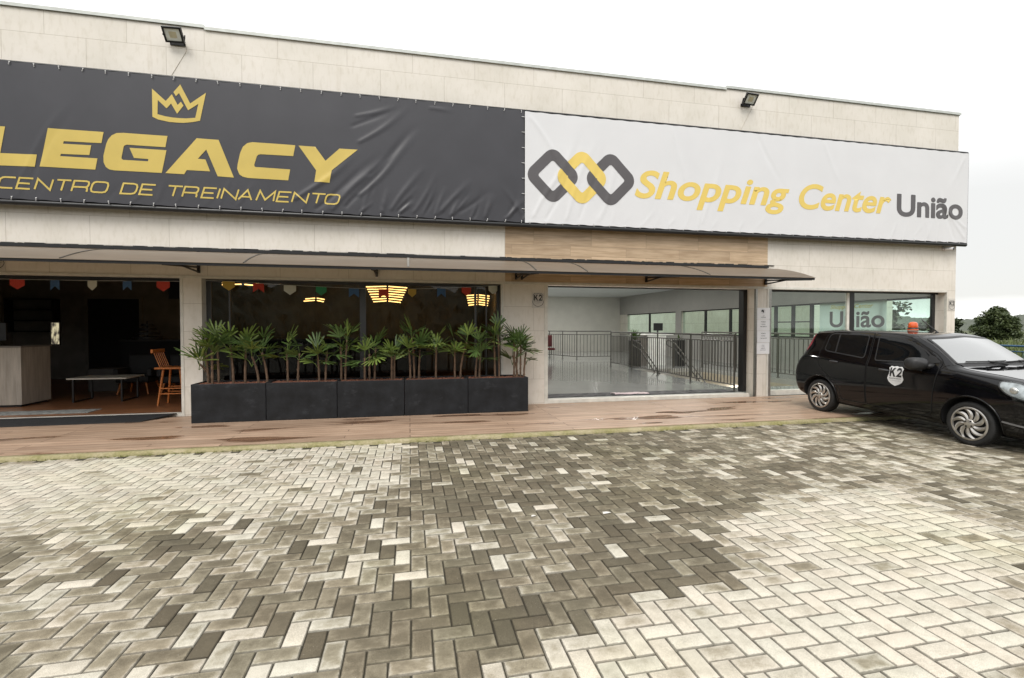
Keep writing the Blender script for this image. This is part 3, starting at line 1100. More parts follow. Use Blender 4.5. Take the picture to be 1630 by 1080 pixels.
LEGACY = {
    'L': [(-6.407, 4.687), (-6.135, 4.694), (-6.207, 4.28), (-5.724, 4.291), (-5.757, 4.1), (-6.538, 4.083)],
    'E': [(-5.564, 4.715), (-4.802, 4.717), (-4.836, 4.537), (-5.356, 4.528), (-5.365, 4.487), (-4.979, 4.492), (-5.008, 4.335), (-5.4, 4.325), (-5.408, 4.289), (-4.896, 4.289), (-4.929, 4.108), (-5.692, 4.108)],
    'G': [(-4.521, 4.727), (-3.89, 4.729), (-3.924, 4.543), (-4.478, 4.541), (-4.51, 4.528), (-4.525, 4.501), (-4.558, 4.324), (-4.553, 4.303), (-4.536, 4.291), (-4.18, 4.294), (-4.175, 4.331), (-4.381, 4.334), (-4.443, 4.493), (-3.909, 4.495), (-3.983, 4.118), (-4.669, 4.114), (-4.737, 4.126), (-4.782, 4.161), (-4.812, 4.236), (-4.812, 4.34), (-4.768, 4.534), (-4.74, 4.605), (-4.69, 4.672), (-4.621, 4.715)],
    'A': [(-3.461, 4.729), (-3.128, 4.727), (-2.901, 4.112), (-3.15, 4.118), (-3.318, 4.553), (-3.447, 4.390), (-3.332, 4.385), (-3.265, 4.193), (-3.615, 4.191), (-3.654, 4.119), (-3.93, 4.119)],
    'C': [(-2.607, 4.73), (-1.922, 4.729), (-1.957, 4.54), (-2.479, 4.535), (-2.52, 4.522), (-2.54, 4.493), (-2.581, 4.35), (-2.578, 4.325), (-2.562, 4.313), (-2.008, 4.307), (-2.043, 4.118), (-2.684, 4.120), (-2.763, 4.136), (-2.816, 4.173), (-2.85, 4.267), (-2.839, 4.354), (-2.798, 4.539), (-2.757, 4.639), (-2.687, 4.708)],
    'Y': [(-1.87, 4.728), (-1.596, 4.727), (-1.429, 4.496), (-1.194, 4.727), (-0.886, 4.732), (-1.325, 4.337), (-1.365, 4.119), (-1.616, 4.119), (-1.585, 4.32)]}
CROWN = [(-4.107, 5.481), (-3.91, 5.3), (-3.819, 5.419), (-3.736, 5.252), (-3.687, 5.31), (-3.65, 5.249), (-3.745, 5.107), (-3.832, 5.266), (-3.898, 5.18), (-4.025, 5.305), (-4.032, 5.073), (-3.92, 5.049), (-3.818, 5.039), (-3.715, 5.038), (-3.611, 5.042), (-3.476, 5.066), (-3.427, 5.297), (-3.582, 5.179), (-3.712, 5.449), (-3.758, 5.395), (-3.795, 5.456), (-3.693, 5.592), (-3.549, 5.293), (-3.309, 5.493), (-3.406, 5.022), (-3.522, 4.989), (-3.647, 4.966), (-3.751, 4.961), (-3.853, 4.96), (-4.023, 4.987), (-4.107, 5.025)]
THIN = [('C', -6.244, -6.011), ('E', -5.997, -5.782), ('N', -5.753, -5.514), ('T', -5.492, -5.265), ('R', -5.257, -5.011), ('O', -4.996, -4.74), ('D', -4.572, -4.325), ('E', -4.301, -4.075),
        ('T', -3.921, -3.676), ('R', -3.676, -3.434), ('E', -3.39, -3.168), ('I', -3.150, -3.118), ('N', -3.09, -2.831), ('A', -2.825, -2.586), ('M', -2.546, -2.239), ('E', -2.223, -1.993), ('N', -1.977, -1.707), ('T', -1.686, -1.434), ('O', -1.444, -1.184)]


def thin_letter(ch, x0, x1, zb, zt):
    """wide light strokes, leaning slightly"""
    w = 0.026
    r = 0.28
    S = {'C': [[(1, 1), (r, 1)] + [(r - r * math.sin(t), 1 - r + r * math.cos(t)) for t in (0.5, 1.1, 1.57)] + [(r - r * math.cos(t), r - r * math.sin(t)) for t in (0, 0.5, 1.1)] + [(r, 0), (1, 0)]],
         'E': [[(1, 1), (0, 1), (0, 0), (1, 0)], [(0, .5), (.86, .5)]],
         'N': [[(0, 0), (0, 1), (1, 0), (1, 1)]],
         'T': [[(0, 1), (1, 1)], [(.5, 1), (.5, 0)]],
         'R': [[(0, 0), (0, 1), (.8, 1), (.95, .94), (1, .8), (1, .62), (.95, .48), (.8, .42), (0, .42)], [(.8, .42), (.95, .36), (1, .2), (1, 0)]],
         'O': [[(.25, 1), (.75, 1), (.93, .93), (1, .72), (1, .28), (.93, .07), (.75, 0), (.25, 0), (.07, .07), (0, .28), (0, .72), (.07, .93)]],
         'D': [[(0, 0), (0, 1), (.7, 1), (.92, .92), (1, .7), (1, .3), (.92, .08), (.7, 0)]],
         'I': [[(.5, 0), (.5, 1)]],
         'A': [[(0, 0), (.5, 1), (1, 0)], [(.2, .3), (.8, .3)]],
         'M': [[(0, 0), (.06, 1), (.5, .1), (.94, 1), (1, 0)]]}[ch]
    sl = 0.05
    out = []
    W = x1 - x0 - 0.035
    for pts in S:
        P = [(x0 + 0.012 + a * W + (b - 0.5) * sl, zb + w / 2 + b * (zt - zb - w)) for a, b in pts]
        out.append(ribbon(P, w, closed=ch in 'OD'))
    return out


def tie_row(parent, pts):
    proto = None
    for (x, z, rz) in pts:
        if proto is None:
            mb = MB()
            mb.tube([(0, 0.0, 0.024), (0.003, -0.014, 0.014), (0, -0.015, -0.008), (-0.005, 0.0, -0.026)], 0.0042, 6)
            mb.blob((0, -0.014, 0.012), 0.010, 1, 1, 0)
            mb.blob((-0.004, -0.006, -0.024), 0.007, 2, 1, 0)
            proto = mb.build('cable_tie', M_TIE, None)
            c = proto
        else:
            c = proto.copy()
            COL.objects.link(c)
        c.parent = parent
        o = OFF[parent]
        c.location = (x - o.x, BY - 0.012 - o.y, z - o.z)
        c.rotation_euler = (0, rz, 0)


BY = 9.07          # front of the banner frame
ZB, ZU = 3.585, 5.70
DX0, DX1 = -8.6, 2.155
rf = random.Random(21)
dark_folds = []
for i in range(34):
    x = DX1 - 0.05 - i * 0.3265
    k = 1.0 if i < 11 else 0.30
    for q in range(rf.choice((2, 3, 3)) if i < 11 else 1):
        dark_folds.append((x + rf.uniform(-.05, .05), ZB + 0.02, math.radians(rf.uniform(48, 74)), rf.uniform(0.30, 0.75), rf.uniform(0.018, 0.034), k * rf.uniform(0.008, 0.020) * rf.choice((1, 1, -0.7))))
for (x, z, a, L, w, h) in ((-1.95, 3.75, 42, 1.5, .05, .020), (-1.65, 3.65, 40, 1.6, .045, -.016), (-1.35, 3.62, 47, 1.7, .05, .022), (-1.1, 3.65, 52, 1.9, .05, -.018), (-0.9, 3.9, 48, 1.7, .055, .022), (-0.75, 4.3, 44, 1.4, .05, -.015),
                           (-0.9, 4.85, 38, 1.2, .045, .016), (-1.0, 5.1, 32, 1.0, .04, -.012), (-0.95, 5.3, 22, 0.9, .035, .013), (-0.3, 3.65, 58, 1.1, .045, .020), (0.05, 3.65, 60, .95, .04, .018), (0.6, 3.66, 52, .9, .04, .02), (0.9, 3.7, 40, .8, .035, -.014),
                           (-6.0, 3.9, 60, 1.5, .04, .010), (-5.9, 3.7, 64, 1.6, .04, -.008), (-4.9, 3.65, 84, .5, .02, .008), (-2.9, 3.65, 86, .5, .02, .008), (0.35, 5.62, -10, .5, .03, .012), (2.1, 3.7, 120, .7, .04, .014)):
    dark_folds.append((x, z, math.radians(a), L, w, h * .62))


def dark_h(x, z):
    return folds_height(x, z, dark_folds, 0.004) + 0.004 * np.sin(x * 1.9 + z) + 0.0018 * np.sin(x * 7.7) * np.sin(z * 3.0)


BN = thing('advertising_banner', 'charcoal vinyl banner with gold LEGACY lettering and crown laced to a black frame', 'banner', (-3.2, BY, ZB))
mb = MB()
mb.tube([(DX0, BY + 0.035, ZB - 0.045), (DX1 + 0.004, BY + 0.035, ZB - 0.045)], 0.042, 12)
mb.tube([(DX0, BY + 0.035, ZU + 0.015), (DX1 + 0.004, BY + 0.035, ZU + 0.015)], 0.024, 10)
mb.box(DX0, DX1 + 0.004, BY + 0.04, D - 0.002, ZB - 0.03, ZU + 0.01)
mb.build('frame', M_BLACKV, BN, smooth=True, auto=40)
dv = sheet('vinyl', DX0, DX1, ZB, ZU, BY, dark_h, M_VDARK, BN, edge=DX1 - 0.05)
for ch, poly in LEGACY.items():
    flat_mesh([(poly, [tuple(range(len(poly)))])], 0.028, dark_h, BY, 0.0055).build('letter', M_GOLD, dv, smooth=True)
flat_mesh([(CROWN, [tuple(range(len(CROWN)))])], 0.03, dark_h, BY, 0.0055).build('crown_emblem', M_GOLD, dv, smooth=True)
pl = []
for ch, a, b in THIN:
    pl += thin_letter(ch, a, b, 3.735, 3.927)
flat_mesh(pl, 0.04, dark_h, BY, 0.0055).build('lettering', M_GOLD, dv, smooth=True)
tie_row(BN, [(DX1 - 0.05 - i * 0.3265 + rf.uniform(-.012, .012), ZB + 0.012, rf.uniform(-.3, .3)) for i in range(28)] +
        [(DX1 - 0.05 - i * 0.3265 + rf.uniform(-.012, .012), ZU - 0.022, rf.uniform(-.3, .3)) for i in range(28)] +
        [(DX1 - 0.018, ZB + 0.25 + i * 0.29, 1.57) for i in range(7)])

# white banner
WX0, WX1 = 2.172, 12.985
white_folds = []
for i in range(33):
    x = WX0 + 0.1 + i * 0.3265
    if rf.random() < 0.6:
        white_folds.append((x, ZB + 0.02, math.radians(rf.uniform(50, 80)), rf.uniform(0.25, 0.6), rf.uniform(0.02, 0.03), rf.uniform(0.002, 0.006)))
for (x, z, a, L, w, h) in ((2.35, 3.65, 62, 1.9, .05, .010), (2.6, 3.62, 66, 2.0, .05, -.008), (2.95, 3.65, 68, 1.9, .05, .009), (3.3, 3.65, 72, 1.8, .05, -.007), (3.65, 3.65, 70, 1.6, .05, .007), (6.0, 3.7, 75, 1.9, .06, .006),
                           (2.25, 5.62, -55, 1.6, .05, .007), (5.2, 5.64, -68, 1.4, .05, .006), (7.3, 5.64, -62, 1.3, .05, -.006), (8.9, 5.64, -60, 1.2, .05, .006), (12.9, 3.65, 125, 1.5, .05, .009), (12.6, 3.63, 118, 1.3, .045, -.008), (12.95, 3.9, 140, 1.1, .045, .008), (11.8, 3.63, 100, 1.0, .05, .006), (12.9, 5.6, -125, 1.0, .05, .006)):
    white_folds.append((x, z, math.radians(a), L, w, h))


def white_h(x, z):
    return folds_height(x, z, white_folds, 0.004) + 0.003 * np.sin(x * 1.6 + z * 0.8) + 0.0015 * np.sin(x * 6.1)


WB = thing('advertising_banner', 'white vinyl banner with three chain links and the words Shopping Center União', 'banner', (7.6, BY, ZB))
mb = MB()
mb.tube([(DX1 + 0.006, BY + 0.035, ZB - 0.045), (WX1 + 0.01, BY + 0.035, ZB - 0.045)], 0.042, 12)
mb.tube([(DX1 + 0.006, BY + 0.035, ZU + 0.015), (WX1 + 0.01, BY + 0.035, ZU + 0.015)], 0.024, 10)
mb.box(DX1 + 0.006, WX1 + 0.005, BY + 0.04, D - 0.002, ZB - 0.03, ZU + 0.01)
mb.box(WX1 + 0.001, WX1 + 0.012, BY + 0.002, D - 0.004, ZB - 0.02, ZU)
mb.build('frame', M_BLACKV, WB, smooth=True, auto=40)
wv = sheet('vinyl', WX0, WX1, ZB, ZU - 0.012, BY, white_h, M_VWHITE, WB, edge=WX0 + 0.1)


def rdiamond(cx, cz, ext, r, n=8):
    """rounded square standing on its corner"""
    out = []
    q = ext + r * (math.sqrt(2) - 1)          # corner point before rounding
    dist = q - r * math.sqrt(2)
    for k, a in enumerate((0, 90, 180, 270)):
        ca, sa = math.cos(math.radians(a)), math.sin(math.radians(a))
        out += arc(cx + dist * ca, cz + dist * sa, r, r, a - 45, a + 45, n)
    return out


def ring(cx, cz, eo, ro, ei, ri, i0=0, i1=36):
    o, i = rdiamond(cx, cz, eo, ro), rdiamond(cx, cz, ei, ri)
    n = len(o)
    vs = o + i
    fs = []
    for k in range(i0, i1):
        a, b = k % n, (k + 1) % n
        fs.append((a, b, n + b, n + a))
    return vs, fs


RX = (2.728, 3.322, 3.924)
RZ = 4.506
RE = (0.502, 0.20, 0.288, 0.045)
for i, (x, m) in enumerate(zip(RX, (M_PGREY, M_YELLOW, M_PGREY))):
    flat_mesh([ring(x, RZ, *RE)], 0.03, white_h, BY, 0.004 + (0.0012 if i == 1 else 0)).build('chain_link', m, wv, smooth=True)
flat_mesh([ring(RX[0], RZ, *RE, 4, 14)], 0.03, white_h, BY, 0.0064).build('chain_link_overlap', M_PGREY, wv, smooth=True)
flat_mesh([ring(RX[2], RZ, *RE, 21, 31)], 0.03, white_h, BY, 0.0064).build('chain_link_overlap', M_PGREY, wv, smooth=True)
# yellow must pass over the lower right strand of the first link and under its upper right one
flat_mesh([ring(RX[1], RZ, *RE, 20, 30)], 0.03, white_h, BY, 0.0072).build('chain_link_overlap', M_YELLOW, wv, smooth=True)
flat_mesh([text_shape('Shopping', 4.448, 8.052, 4.186, 4.735, 0.016, 0.28)], 0.035, white_h, BY, 0.003, 0.008).build('lettering', M_YELLOW, wv, smooth=True)
flat_mesh([text_shape('Center', 8.304, 10.745, 4.160, 4.700, 0.016, 0.28)], 0.035, white_h, BY, 0.003, 0.008).build('lettering', M_YELLOW, wv, smooth=True)
flat_mesh([text_shape('União', 10.919, 12.829, 4.126, 4.622, 0.020)], 0.035, white_h, BY, 0.003, 0.009).build('lettering', M_PGREY, wv, smooth=True)
tie_row(WB, [(WX0 + 0.1 + i * 0.3265 + rf.uniform(-.012, .012), ZB + 0.006, rf.uniform(-.3, .3)) for i in range(33)])


# ------------------------------------------------------------------ canopy
CX0, CX1 = -8.6, 7.70


def cprof(t):
    return 9.25 - 1.26 * t, 2.862 - 0.318 * (0.45 * t + 0.55 * t * t)


def canopy():
    C = thing('entrance_canopy', 'long curved smoke brown polycarbonate canopy on black brackets under the banners', 'canopy', (0, D, 2.5))
    m, n, l, p = nodes_of('smoked_polycarbonate')
    f = noise(n, l, 2.2, 5, stretch=(1, 4, 1))
    l.new(ramp(n, l, f, 0.3, (0.235, 0.195, 0.155), 0.7, (0.30, 0.25, 0.20)), p.inputs['Base Color'])
    p.inputs['Roughness'].default_value = 0.35
    tl = n.new('ShaderNodeBsdfTranslucent')
    tl.inputs['Color'].default_value = (0.55, 0.43, 0.26, 1)
    ms = n.new('ShaderNodeMixShader')
    ms.inputs[0].default_value = 0.35
    l.new(p.outputs[0], ms.inputs[1]); l.new(tl.outputs[0], ms.inputs[2])
    l.new(ms.outputs[0], n['Material Output'].inputs['Surface'])
    joints = [CX0, -7.2, -4.80, -2.44, -0.015, 2.11, 3.035, 5.42, CX1]
    K = 10
    for i in range(len(joints) - 1):
        mb = MB()
        a, b = joints[i] + 0.004, joints[i + 1] - 0.004
        vs, fs = [], []
        for k in range(K + 1):
            y, z = cprof(k / K * 1.02)
            vs += [(a, y, z), (b, y, z), (a, y, z - 0.006), (b, y, z - 0.006)]
        for k in range(K):
            q = k * 4
            fs += [(q, q + 1, q + 5, q + 4), (q + 2, q + 6, q + 7, q + 3), (q, q + 4, q + 6, q + 2), (q + 1, q + 3, q + 7, q + 5)]
        fs += [(0, 2, 3, 1), (K * 4, K * 4 + 1, K * 4 + 3, K * 4 + 2)]
        mb.add(vs, fs)
        mb.build('roof_sheet', m, C, smooth=True, auto=40)
    for i, x in enumerate(joints[1:-1]):
        mb = MB()
        for k in range(K):
            y, z = cprof(k / K); y2, z2 = cprof((k + 1) / K)
            mb.bar((x, y, z + 0.003), (x, y2, z2 + 0.003), 0.035 if i == 3 else 0.022, 0.014)
        mb.build('joint_profile', mat('aluminium_profile', (0.42, 0.41, 0.38), 0.4, 0.6) if i == 3 else M_GREYM, C)
    mb = MB()
    yf, zf = cprof(1.0)
    mb.box(CX0, CX1, yf, yf + 0.03, zf - 0.052, zf - 0.008)
    mb.build('front_bar', M_DARKM, C)
    mb = MB()
    mb.box(CX0, CX1, D - 0.045, D - 0.007, 2.872, 2.925)
    rr = random.Random(2)
    for i in range(150):      # lumpy black sealant along the flashing
        x = rr.uniform(CX0, CX1)
        mb.box(x, x + rr.uniform(.05, .25), D - 0.022, D - 0.007, 2.925, 2.925 + rr.uniform(0.003, 0.018))
    mb.build('wall_flashing', M_DARKM, C)
    for x in (-6.45, -3.53, -0.585, 2.04, 2.155, 4.80, 7.64):
        mb = MB()
        mb.box(x - 0.02, x + 0.02, D - 0.046, D - 0.007, 2.505, 2.868)
        mb.bar((x, D - 0.046, 2.60), (x, yf + 0.015, zf - 0.045), 0.022, 0.03)
        mb.bar((x, D - 0.03, 2.52), (x, 8.42, 2.565), 0.022, 0.024)
        for k in range(K):
            y, z = cprof(k / K); y2, z2 = cprof((k + 1) / K)
            mb.bar((x, min(y, D - 0.047), z - 0.022), (x, y2, z2 - 0.022), 0.022, 0.028)
        mb.build('bracket', M_DARKM, C)


canopy()


# ------------------------------------------------------------------ signs, notices, lamps on the wall
SHIELD = [(290, 325), (345, 268), (430, 285), (510, 262), (590, 285), (665, 268), (740, 340), (712, 400), (720, 520), (765, 640), (722, 740), (640, 800), (512, 855), (390, 800), (310, 735), (268, 650), (280, 590), (312, 500), (320, 400)]


def k2_polys(x0, z0, s, fill=False):
    """emblem in a box s wide whose lower left corner is x0, z0: {what: polygons}"""
    T = lambda x, y: (x0 + (x - 265) / 505 * s, z0 + (860 - y) / 505 * s)
    sh = [T(x, y) for x, y in SHIELD]
    bx = lambda P, a, b: [(T(a, 0)[0] + u * (b - a) / 505 * s, T(0, 580)[1] + v * 265 / 505 * s) for u, v in P]
    K = bx([(0, 0), (.27, 0), (.27, .30), (.40, .45), (.68, 0), (1, 0), (.60, .63), (.98, 1), (.64, 1), (.27, .60), (.27, 1), (0, 1)], 335, 515)
    two, tf = ribbon([(.13, .66), (.16, .80), (.30, .885), (.50, .90), (.70, .885), (.83, .79), (.84, .64), (.74, .50), (.16, .11), (1.0, .11)], .235)
    ln = [(K, [tuple(range(len(K)))]), (bx(two, 545, 700), tf)]
    sm = [text_shape('MONITORAMENTO', T(325, 0)[0], T(695, 0)[0], T(0, 645)[1], T(0, 622)[1], 0.03)]
    sm2 = [text_shape('SEGURANÇA 24 H', T(345, 0)[0], T(685, 0)[0], T(0, 708)[1], T(0, 686)[1], 0.0)]
    return sh, ln, sm, sm2


def k2_sign(label, x0, x1, z0, z1):
    t = thing('security_sign', label, 'sign', ((x0 + x1) / 2, D, z0), 'security signs on the facade')
    mb = MB()
    mb.box(x0, x1, D - 0.011, D - 0.0065, z0, z1)
    mb.build('plate', mat('sign_plate', (0.60, 0.57, 0.52), 0.4), t)
    sh, k2, sm, sm2 = k2_polys(x0 + 0.01, z0 + 0.02, x1 - x0 - 0.02)
    flat_mesh([ribbon(sh, 0.008, True)], None, None, D - 0.012, 0.001).build('shield_outline', M_INK, t)
    flat_mesh(k2, None, None, D - 0.012, 0.001).build('lettering', M_INK, t)
    flat_mesh(sm, None, None, D - 0.012, 0.001).build('small_lettering', M_INK, t)
    flat_mesh(sm2, None, None, D - 0.012, 0.001).build('small_lettering', M_INKG, t)


k2_sign('small white K2 shield sign on the pillar between the planters and the lobby entrance', 2.365, 2.610, 1.955, 2.255)
k2_sign('small white K2 shield sign on the right end pillar of the facade', 12.735, 12.985 - 0.045, 1.98, 2.27)
k2_sign('beige K2 shield sign above the cafe opening at the left edge', -6.58, -6.31, 2.47, 2.77)

NX0, NX1 = 7.448, 7.765
NZ = [2.006, 1.752, 1.497, 1.238, 0.985]
NTXT = [['USO', 'PROIBIDO'], ['PROIBIDO', 'ENTRADA', 'SEM CAMISETA'], ['PROIBIDO', 'ENTRADA', 'COM CAPACETE'], ['AVISO', 'SORRIA', 'AMBIENTE', 'MONITORADO']]
NLAB = ['white paper notice with a round helmet symbol, topmost on the entrance pillar', 'white paper notice just below the helmet symbol notice, three short lines of text',
        'white paper notice between the upper text notice and the faint bottom notice', 'white paper notice with faint grey lines, lowest of the stack on the entrance pillar']
for i in range(4):
    t = thing('paper_notice', NLAB[i], 'notice', ((NX0 + NX1) / 2, D, NZ[i + 1]), 'paper notices on the entrance pillar')
    dx = (0, 0, 0.002, -0.004)[i]
    mb = MB()
    mb.box(NX0 + dx, NX1 + dx, D - 0.0155, D - 0.0115, NZ[i + 1] + 0.003, NZ[i] - 0.003)
    mb.build('sheet', M_PLAST, t)
    tops = NZ[i] - (0.16 if i == 0 else 0.055)
    for k, s in enumerate(NTXT[i]):
        wd = 0.014 * len(s)
        zz = tops - k * (0.030 if i == 0 else (0.052 if i < 3 else 0.035)) - (0.02 if i == 0 else 0)
        flat_mesh([text_shape(s, NX0 + dx + 0.158 - wd / 2, NX0 + dx + 0.158 + wd / 2, zz - 0.014, zz + 0.006, 0.01)], None, None, D - 0.0165, 0).build('lettering', M_INKG if i == 3 else M_INK, t)
    if i == 0:
        flat_mesh([ribbon(arc(NX0 + 0.14, NZ[0] - 0.082, 0.05, 0.05, 0, 345, 24), 0.004, True)], None, None, D - 0.0165, 0).build('symbol_ring', M_INKG, t)
        hp = arc(NX0 + 0.135, NZ[0] - 0.082, 0.034, 0.036, -70, 200, 18) + [(NX0 + 0.125, NZ[0] - 0.085), (NX0 + 0.135, NZ[0] - 0.105)]
        flat_mesh([(hp, [tuple(range(len(hp)))])], None, None, D - 0.0165, 0).build('helmet_symbol', M_INK, t)


def floodlight(label, x, z, yaw):
    t = thing('floodlight', label, 'floodlight', (x, D, z), 'floodlights on the parapet')
    mb = MB()
    W, Hh = 0.29, 0.23
    mb.box(-W / 2, W / 2, -0.004, 0.03, -Hh / 2, Hh / 2)
    for s in (-1, 1):
        mb.box(-W / 2, W / 2, -0.018, -0.004, s * Hh / 2 - (0.028 if s > 0 else 0), s * Hh / 2 + (0.028 if s < 0 else 0))
        mb.box(s * W / 2 - (0.028 if s > 0 else 0), s * W / 2 + (0.028 if s < 0 else 0), -0.018, -0.004, -Hh / 2 + 0.028, Hh / 2 - 0.028)
    for k in range(7):
        mb.box(-0.1 + k * 0.033 - 0.006, -0.1 + k * 0.033 + 0.006, 0.03, 0.06, -0.08, 0.08)
    g = MB(); g.box(-W / 2 + 0.028, W / 2 - 0.028, -0.007, -0.0045, -Hh / 2 + 0.028, Hh / 2 - 0.028)
    e = MB(); e.box(-0.055, 0.055, -0.0085, -0.0075, -0.045, 0.045)
    R = Matrix.Translation((x, D - 0.17, z)) @ Matrix.Rotation(yaw, 4, 'Z') @ Matrix.Rotation(math.radians(38), 4, 'X')
    for q, nm, mm in ((mb, 'housing', M_DARKM), (g, 'lens', mat('lamp_glass', (0.78, 0.80, 0.74), 0.3)), (e, 'led_panel', mat('led_yellow', (0.62, 0.56, 0.38), 0.5))):
        q.v = [tuple(R @ Vector(v)) for v in q.v]
        q.build(nm, mm, t)
    mb = MB()
    c = Vector((x, D - 0.17, z))
    for s in (-1, 1):
        p = R @ Vector((s * 0.17, 0.02, 0))
        mb.bar(p, (x + s * 0.10, D - 0.012, z - 0.06), 0.018, 0.008)
    mb.box(x - 0.115, x + 0.115, D - 0.014, D - 0.001, z - 0.085, z - 0.035)
    mb.build('bracket', M_DARKM, t)
    mb = MB()
    mb.tube([(x + 0.08, D - 0.12, z - 0.03), (x + 0.14, D - 0.06, z - 0.07), (x + 0.13, D - 0.006, z - 0.16), (x + 0.02, D - 0.005, z - 0.36), (x - 0.12, D - 0.005, z - 0.62), (x - 0.2, D - 0.005, ZU + 0.03)], 0.0035, 6)
    mb.build('cable', mat('cable_beige', (0.60, 0.55, 0.47), 0.6), t)


floodlight('square black floodlight high on the parapet above the LEGACY banner', -3.80, 6.41, math.radians(-4))
floodlight('square black floodlight high on the parapet above the white banner', 7.10, 6.41, math.radians(4))

t = thing('security_camera', 'small white security camera tucked under the right end of the white banner', 'camera', (12.62, D, 3.42))
mb = MB(); mb.lathe([(0, 0), (0.045, 0), (0.045, 0.03), (0, 0.03)], (12.55, D - 0.034, 3.47), 'y', 16); mb.tube([(12.55, D - 0.03, 3.47), (12.56, D - 0.09, 3.455)], 0.016, 8); mb.build('mount', M_PLAST, t, smooth=True, auto=40)
mb = MB(); mb.tube([(12.55, D - 0.05, 3.455), (12.60, D - 0.19, 3.435)], 0.036, 14); mb.build('body', M_PLAST, t, smooth=True, auto=40)
mb = MB(); mb.tube([(12.6003, D - 0.191, 3.4349), (12.604, D - 0.20, 3.4335)], 0.030, 14); mb.build('lens', M_INK, t, smooth=True, auto=40)
#SECTION plants
# ------------------------------------------------------------------ planters and palms
PL_Y0, PL_Y1, PL_H = 8.50, 9.06, 0.62
POS = ['leftmost', 'second from the left', 'middle', 'second from the right', 'rightmost']
PX0, PXW = -3.385, 1.099


def planters():
    proto = None
    for i in range(5):
        lab = 'black planter box with bark mulch, %s of the row of five' % POS[i]
        x0 = PX0 + i * PXW
        if proto is None:
            t = thing('planter_box', lab, 'planter', (0, 0, 0), 'planter boxes in front of the cafe window')
            W, Dp, w = PXW - 0.008, PL_Y1 - PL_Y0, 0.022
            bm = bmesh.new()
            mb = MB()
            o = [(0, 0), (W, 0), (W, Dp), (0, Dp)]
            q = [(w, w), (W - w, w), (W - w, Dp - w), (w, Dp - w)]
            vs = [(x, y, 0) for x, y in o] + [(x, y, PL_H) for x, y in o] + [(x, y, PL_H) for x, y in q] + [(x, y, 0.5) for x, y in q]
            fs = [(3, 2, 1, 0)] + [(k, (k + 1) % 4, 4 + (k + 1) % 4, 4 + k) for k in range(4)] + [(4 + k, 4 + (k + 1) % 4, 8 + (k + 1) % 4, 8 + k) for k in range(4)] + [(8 + k, 8 + (k + 1) % 4, 12 + (k + 1) % 4, 12 + k) for k in range(4)] + [(12, 13, 14, 15)]
            mb.add(vs, fs)
            mb.build('trough', M_PLANTER, t, bevel=0.006)
            rr = random.Random(4)
            mb = MB()
            mb.box(w, W - w, w, Dp - w, 0.52, 0.575)
            for k in range(900):
                c = Vector((rr.uniform(w + .02, W - w - .02), rr.uniform(w + .02, Dp - w - .02), 0.578 + rr.uniform(0, 0.022)))
                R = Matrix.Rotation(rr.uniform(0, 6.3), 3, 'Z') @ Matrix.Rotation(rr.uniform(-.5, .5), 3, 'X')
                a, b, h = rr.uniform(.012, .03), rr.uniform(.006, .014), rr.uniform(.003, .007)
                mb.add([c + R @ Vector(v) for v in ((-a, -b, -h), (a, -b * .6, -h), (a * .8, b, -h), (-a * .9, b * .7, -h), (-a * .8, -b * .8, h), (a * .8, -b * .5, h), (a * .6, b * .8, h), (-a * .7, b * .5, h))],
                       [(4, 5, 6, 7), (0, 1, 5, 4), (1, 2, 6, 5), (2, 3, 7, 6), (3, 0, 4, 7)])
            tag(mb.build('bark_mulch', M_BARK, t), kind='stuff')
            proto = t
            c = t
        else:
            c = copy_tree(proto)
            c['label'] = lab
        c.location = (x0, PL_Y0, 0.05)


def fan(mb, base, tip_dir, up, L, nl, spread, wdt, rr, mi=0):
    """palmate leaf: nl pleated leaflets from the petiole's tip"""
    d = tip_dir.normalized()
    side = d.cross(up)
    side = side.normalized() if side.length > 1e-3 else Vector((1, 0, 0))
    nrm = side.cross(d).normalized()
    for k in range(nl):
        a = (k / (nl - 1) - 0.5) * spread + rr.uniform(-.05, .05)
        ld = (d * math.cos(a) + side * math.sin(a)).normalized()
        ls = ld.cross(nrm).normalized()
        ll = L * (1 - 0.22 * abs(a) / (spread / 2) ** 1) * rr.uniform(.86, 1.06)
        ww = wdt * rr.uniform(.8, 1.15)
        droop = rr.uniform(0.02, 0.16)
        lift = rr.uniform(-.08, .10)
        vs, fs = [], []
        prof = ((0.0, .18), (.22, .72), (.55, 1.0), (.85, .92), (1.0, .55))
        for t, f in prof:
            c = base + ld * (ll * t) + nrm * (lift * ll * t) - Vector((0, 0, 1)) * (droop * ll * t * t)
            vs += [c - ls * ww * f / 2 + nrm * ww * f * 0.22, c - nrm * ww * f * .08, c + ls * ww * f / 2 + nrm * ww * f * 0.22]
        for i in range(len(prof) - 1):
            q = i * 3
            fs += [(q, q + 1, q + 4, q + 3), (q + 1, q + 2, q + 5, q + 4)]
        mb.add(vs, fs, mi)


